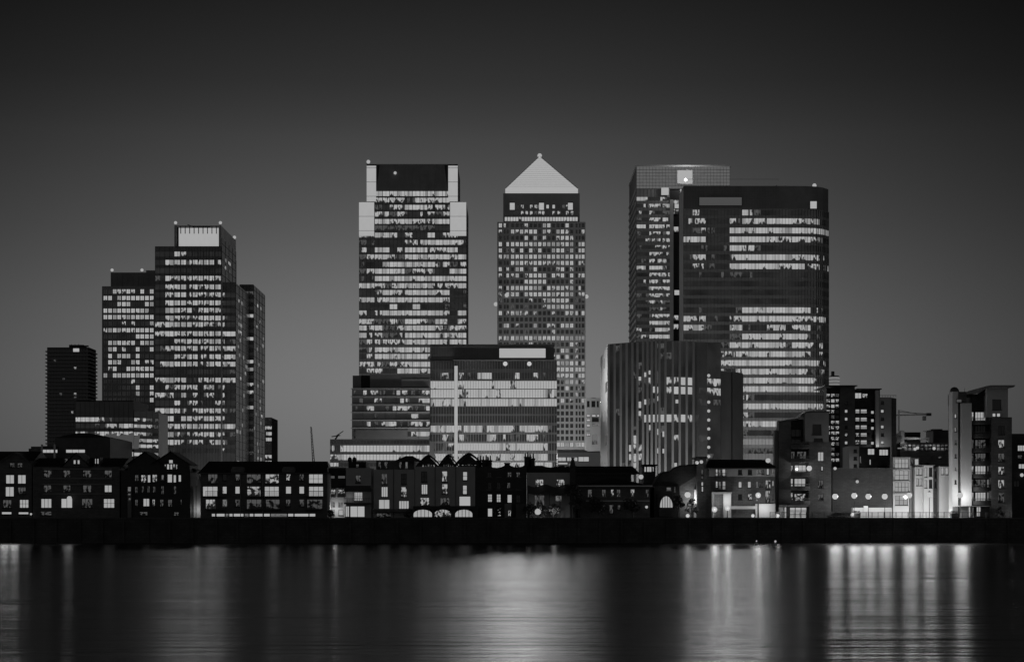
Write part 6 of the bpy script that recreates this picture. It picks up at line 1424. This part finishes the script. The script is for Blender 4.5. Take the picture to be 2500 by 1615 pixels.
# mooring buoys
for px, py, lab in ((1893, 1330.5, 'small bright buoy afloat just off the wall, the brighter one to the right'), (1847, 1329.5, 'small dim buoy afloat just off the wall, the left one of two')):
    Y = FPX * CZ / (py - HY) ; x = X(px, Y); t = thing('mooring_buoy', lab, 'buoy', x, Y, 0, 'buoys off the river wall')
    mb = MB(); mb.ball((x, Y, .12), .36, 'frame_white', 12, 7, .8); mb.build('float', t, True); mb = MB(); mb.tube((x, Y, .4), (x, Y, .62), .05, .05, 6, 'metal_grey'); mb.ball((x, Y, .72), .2 if px > 1880 else .13, 'lens', 8, 6); mb.build('lantern', t)

# ================================================================== TREES AND SHRUBS
def tree(px, Y, h, wr, label, seed, base=GZ, kind='tree', m='leaf', n=520, leaf=.42, group=None, low=.2):
    rg = random.Random(seed); x = X(px, Y); t = thing('tree' if kind == 'tree' else 'shrub', label, kind, x, Y, base, group)
    mb = MB(); mb.tube((x, Y, base), (x + rg.uniform(-.2, .2), Y, base + h * .45), .05 * h ** .8, .025 * h ** .8, 7, 'bark', False)
    cl = []
    for k in range(9):
        a = rg.uniform(0, 6.28); zz = base + h * rg.uniform(low + .12, .85); rr = wr * rg.uniform(.25, .8) * (1.15 - (zz - base) / h * .55)
        c = (x + rr * math.cos(a), Y + rr * math.sin(a), zz); cl.append((c, wr * rg.uniform(.32, .55)))
        mb.tube((x, Y, base + h * rg.uniform(.15, .4)), c, .018 * h ** .8, .01, 5, 'bark', False)
    cl.append(((x, Y, base + h * .84), wr * .42)); mb.build('trunk', t)
    mb = MB()
    for k in range(n):
        c, r = rg.choice(cl); th = rg.uniform(0, 6.28); ph = math.asin(rg.uniform(-1, 1)); q = r * rg.uniform(.3, 1.05) ** .6
        p = (c[0] + q * math.cos(th) * math.cos(ph), c[1] + q * math.sin(th) * math.cos(ph), max(base + .1, c[2] + q * math.sin(ph) * .85))
        s = leaf * rg.uniform(.5, 1.25); a = rg.uniform(0, 6.28); b = rg.uniform(-1, 1)
        u = (math.cos(a), math.sin(a), rg.uniform(-.6, .6)); v = (-math.sin(a) * b, math.cos(a) * b, 1 - abs(b) * .6)
        mb.face([tuple(p[i] - u[i] * s * .5 for i in range(3)), tuple(p[i] + v[i] * s * .45 - u[i] * s * .1 for i in range(3)), tuple(p[i] + u[i] * s * .6 for i in range(3)), tuple(p[i] - v[i] * s * .4 + u[i] * s * .1 for i in range(3))], m)
    mb.build('crown', t)
tree(1400, 355.0, 7.6, 2.6, 'big dark bushy tree standing against the villa and the slender stack', 1, n=1300)
tree(1290, 355.5, 3.4, 1.9, 'low dark shrub left of the lit bush beside the pale square house', 2, kind='shrub', n=420)
tree(1318, 354.6, 3.0, 1.6, 'shrub lit up by a garden lamp in front of the pale square house', 3, kind='shrub', m='foliage_lit', n=420)
tree(1352, 354.8, 3.2, 1.5, 'small lit shrub between the garden lamp and the big dark tree', 4, kind='shrub', m='foliage_lit', n=380)
tree(1450, 355.2, 4.4, 2.6, 'broad dark shrub in front of the left half of the villa', 5, kind='shrub', n=700)
tree(1545, 355.2, 4.0, 2.6, 'broad dark shrub in front of the right half of the villa', 6, kind='shrub', n=700)
tree(1655, 355.6, 5.2, 1.8, 'dark shrub partly hiding the lit court wall beside the gatehouse', 7, kind='shrub', n=520)
tree(1690, 357.0, 4.6, 1.4, 'shrub lit from above under the court wall lamp', 8, kind='shrub', m='foliage_lit', n=360)
tree(2162, 380.0, 13.2, 3.6, 'tall dark tree rising over the terrace wall left of the white houses', 9, n=1500, leaf=.5)
tree(2238, 384.0, 12.6, 4.4, 'wide dark tree behind the white house with stacked bays', 10, n=1600, leaf=.5)
tree(2290, 388.0, 11.6, 3.6, 'dark tree behind the stepped white house, nearest the lit pier', 11, n=1200, leaf=.5)
tree(1000, 356.0, 2.3, .9, 'small dark shrub between the two grey rendered houses', 12, kind='shrub', n=160)
tree(1215, 355.6, 3.2, 1.2, 'dark shrub at the foot of the black brick terrace', 13, kind='shrub', n=260)
tree(2440, 354.6, 2.6, 1.0, 'small dark shrub beside the doors of the rightmost apartment tower', 14, kind='shrub', n=220)
tree(808, 356.0, 2.0, .8, 'little dark shrub at the foot of the narrow pale house', 15, kind='shrub', n=140)
t = thing('garden_lamp', 'glaring garden lamp shining through the shrubs before the pale square house', 'lamp', X(1313, 353.4), 353.4, GZ)
mb = MB(); x = X(1313, 353.4); mb.tube((x, 353.4, GZ), (x, 353.4, GZ + 1.0), .1, .08, 7, 'metal_dark'); mb.build('post', t)
mb = MB(); mb.ball((x, 353.4, GZ + 1.6), .6, 'lens', 12, 8); mb.build('globe', t, True); light('lamp_and_streak_light', 'POINT', (x + .3, 353.4 + .8, GZ + 1.9), 90, t, .25); light('lamp_and_streak_light', 'POINT', (x + 3.2, 353.6, GZ + 1.3), 60, t, .25)

# ================================================================== LAMP LIGHT AND ADDED UNSEEN LIGHTS ON RIVER AND TOWERS
AIM = lambda px, d=150: (X(px, d), d, 0)
for px, py, Y, P in ((1090, 960, 790, 6000), (1160, 960, 790, 14000), (1215, 889, 795, 29000), (1262, 960, 790, 32000), (1305, 889, 795, 28000), (1355, 960, 790, 13000), (1410, 960, 900, 9000)):
    light('river_streak_spot', 'SPOT', (X(px, Y), Y - 5, Z(py, Y)), P, None, 13.0, (X(px, 130), 130, 0), 60, .9)  # pair at the roof floodlights; the other spots added to broaden the river streak
# unseen point lights added between the buildings to brighten the tower faces
for px, Y, z, P in ((930, 672, 14, 3500), (1000, 770, 22, 6000), (1090, 765, 14, 9000), (1160, 765, 20, 9000), (1240, 765, 14, 9000), (1320, 770, 16, 9000), (1310, 1080, 40, 20000), (1330, 1090, 75, 13000), (1405, 1112, 14, 12000), (1440, 1075, 14, 4000), (1500, 672, 13, 4500), (1600, 660, 13, 5500), (1700, 660, 13, 2800), (1790, 676, 13, 1300), (1880, 810, 14, 16000), (1975, 815, 14, 10000), (1700, 800, 60, 5000), (560, 915, 14, 6000), (470, 905, 14, 5000), (960, 1000, 50, 26000), (1060, 1000, 60, 20000)):
    light('tower_fill_light', 'POINT', (X(px, Y), Y, z), P, None, .8)
# unseen spots added at tower height to lay broad streaks on the water
for px, py, Y, P, cone in ((430, 600, 945, 14000, 40), (500, 600, 945, 14000, 40), (1740, 700, 840, 40000, 40), (1820, 700, 840, 40000, 40)):
    light('river_streak_spot', 'SPOT', (X(px, Y), Y - 3, Z(py, Y)), P, None, 11.0, (X(px, 130), 130, 0), cone, .8)
# added spots in front of lit windows and lamps, to streak the river below
for px, py, P in ((10, 1254, 420), (34, 1254, 420), (64, 1256, 40), (166, 1250, 100), (516, 1192, 80), (538, 1192, 80), (668, 1192, 50), (775, 1192, 40), (1745, 1240, 300), (1776, 1238, 230), (1851, 1206, 450), (1680, 1205, 200)):
    light('lamp_and_streak_light', 'SPOT', (X(px, 350), 350.2, max(Z(py, 350), 5.3)), P, None, .8, (X(px, 300), 300, -8), 150, .5)
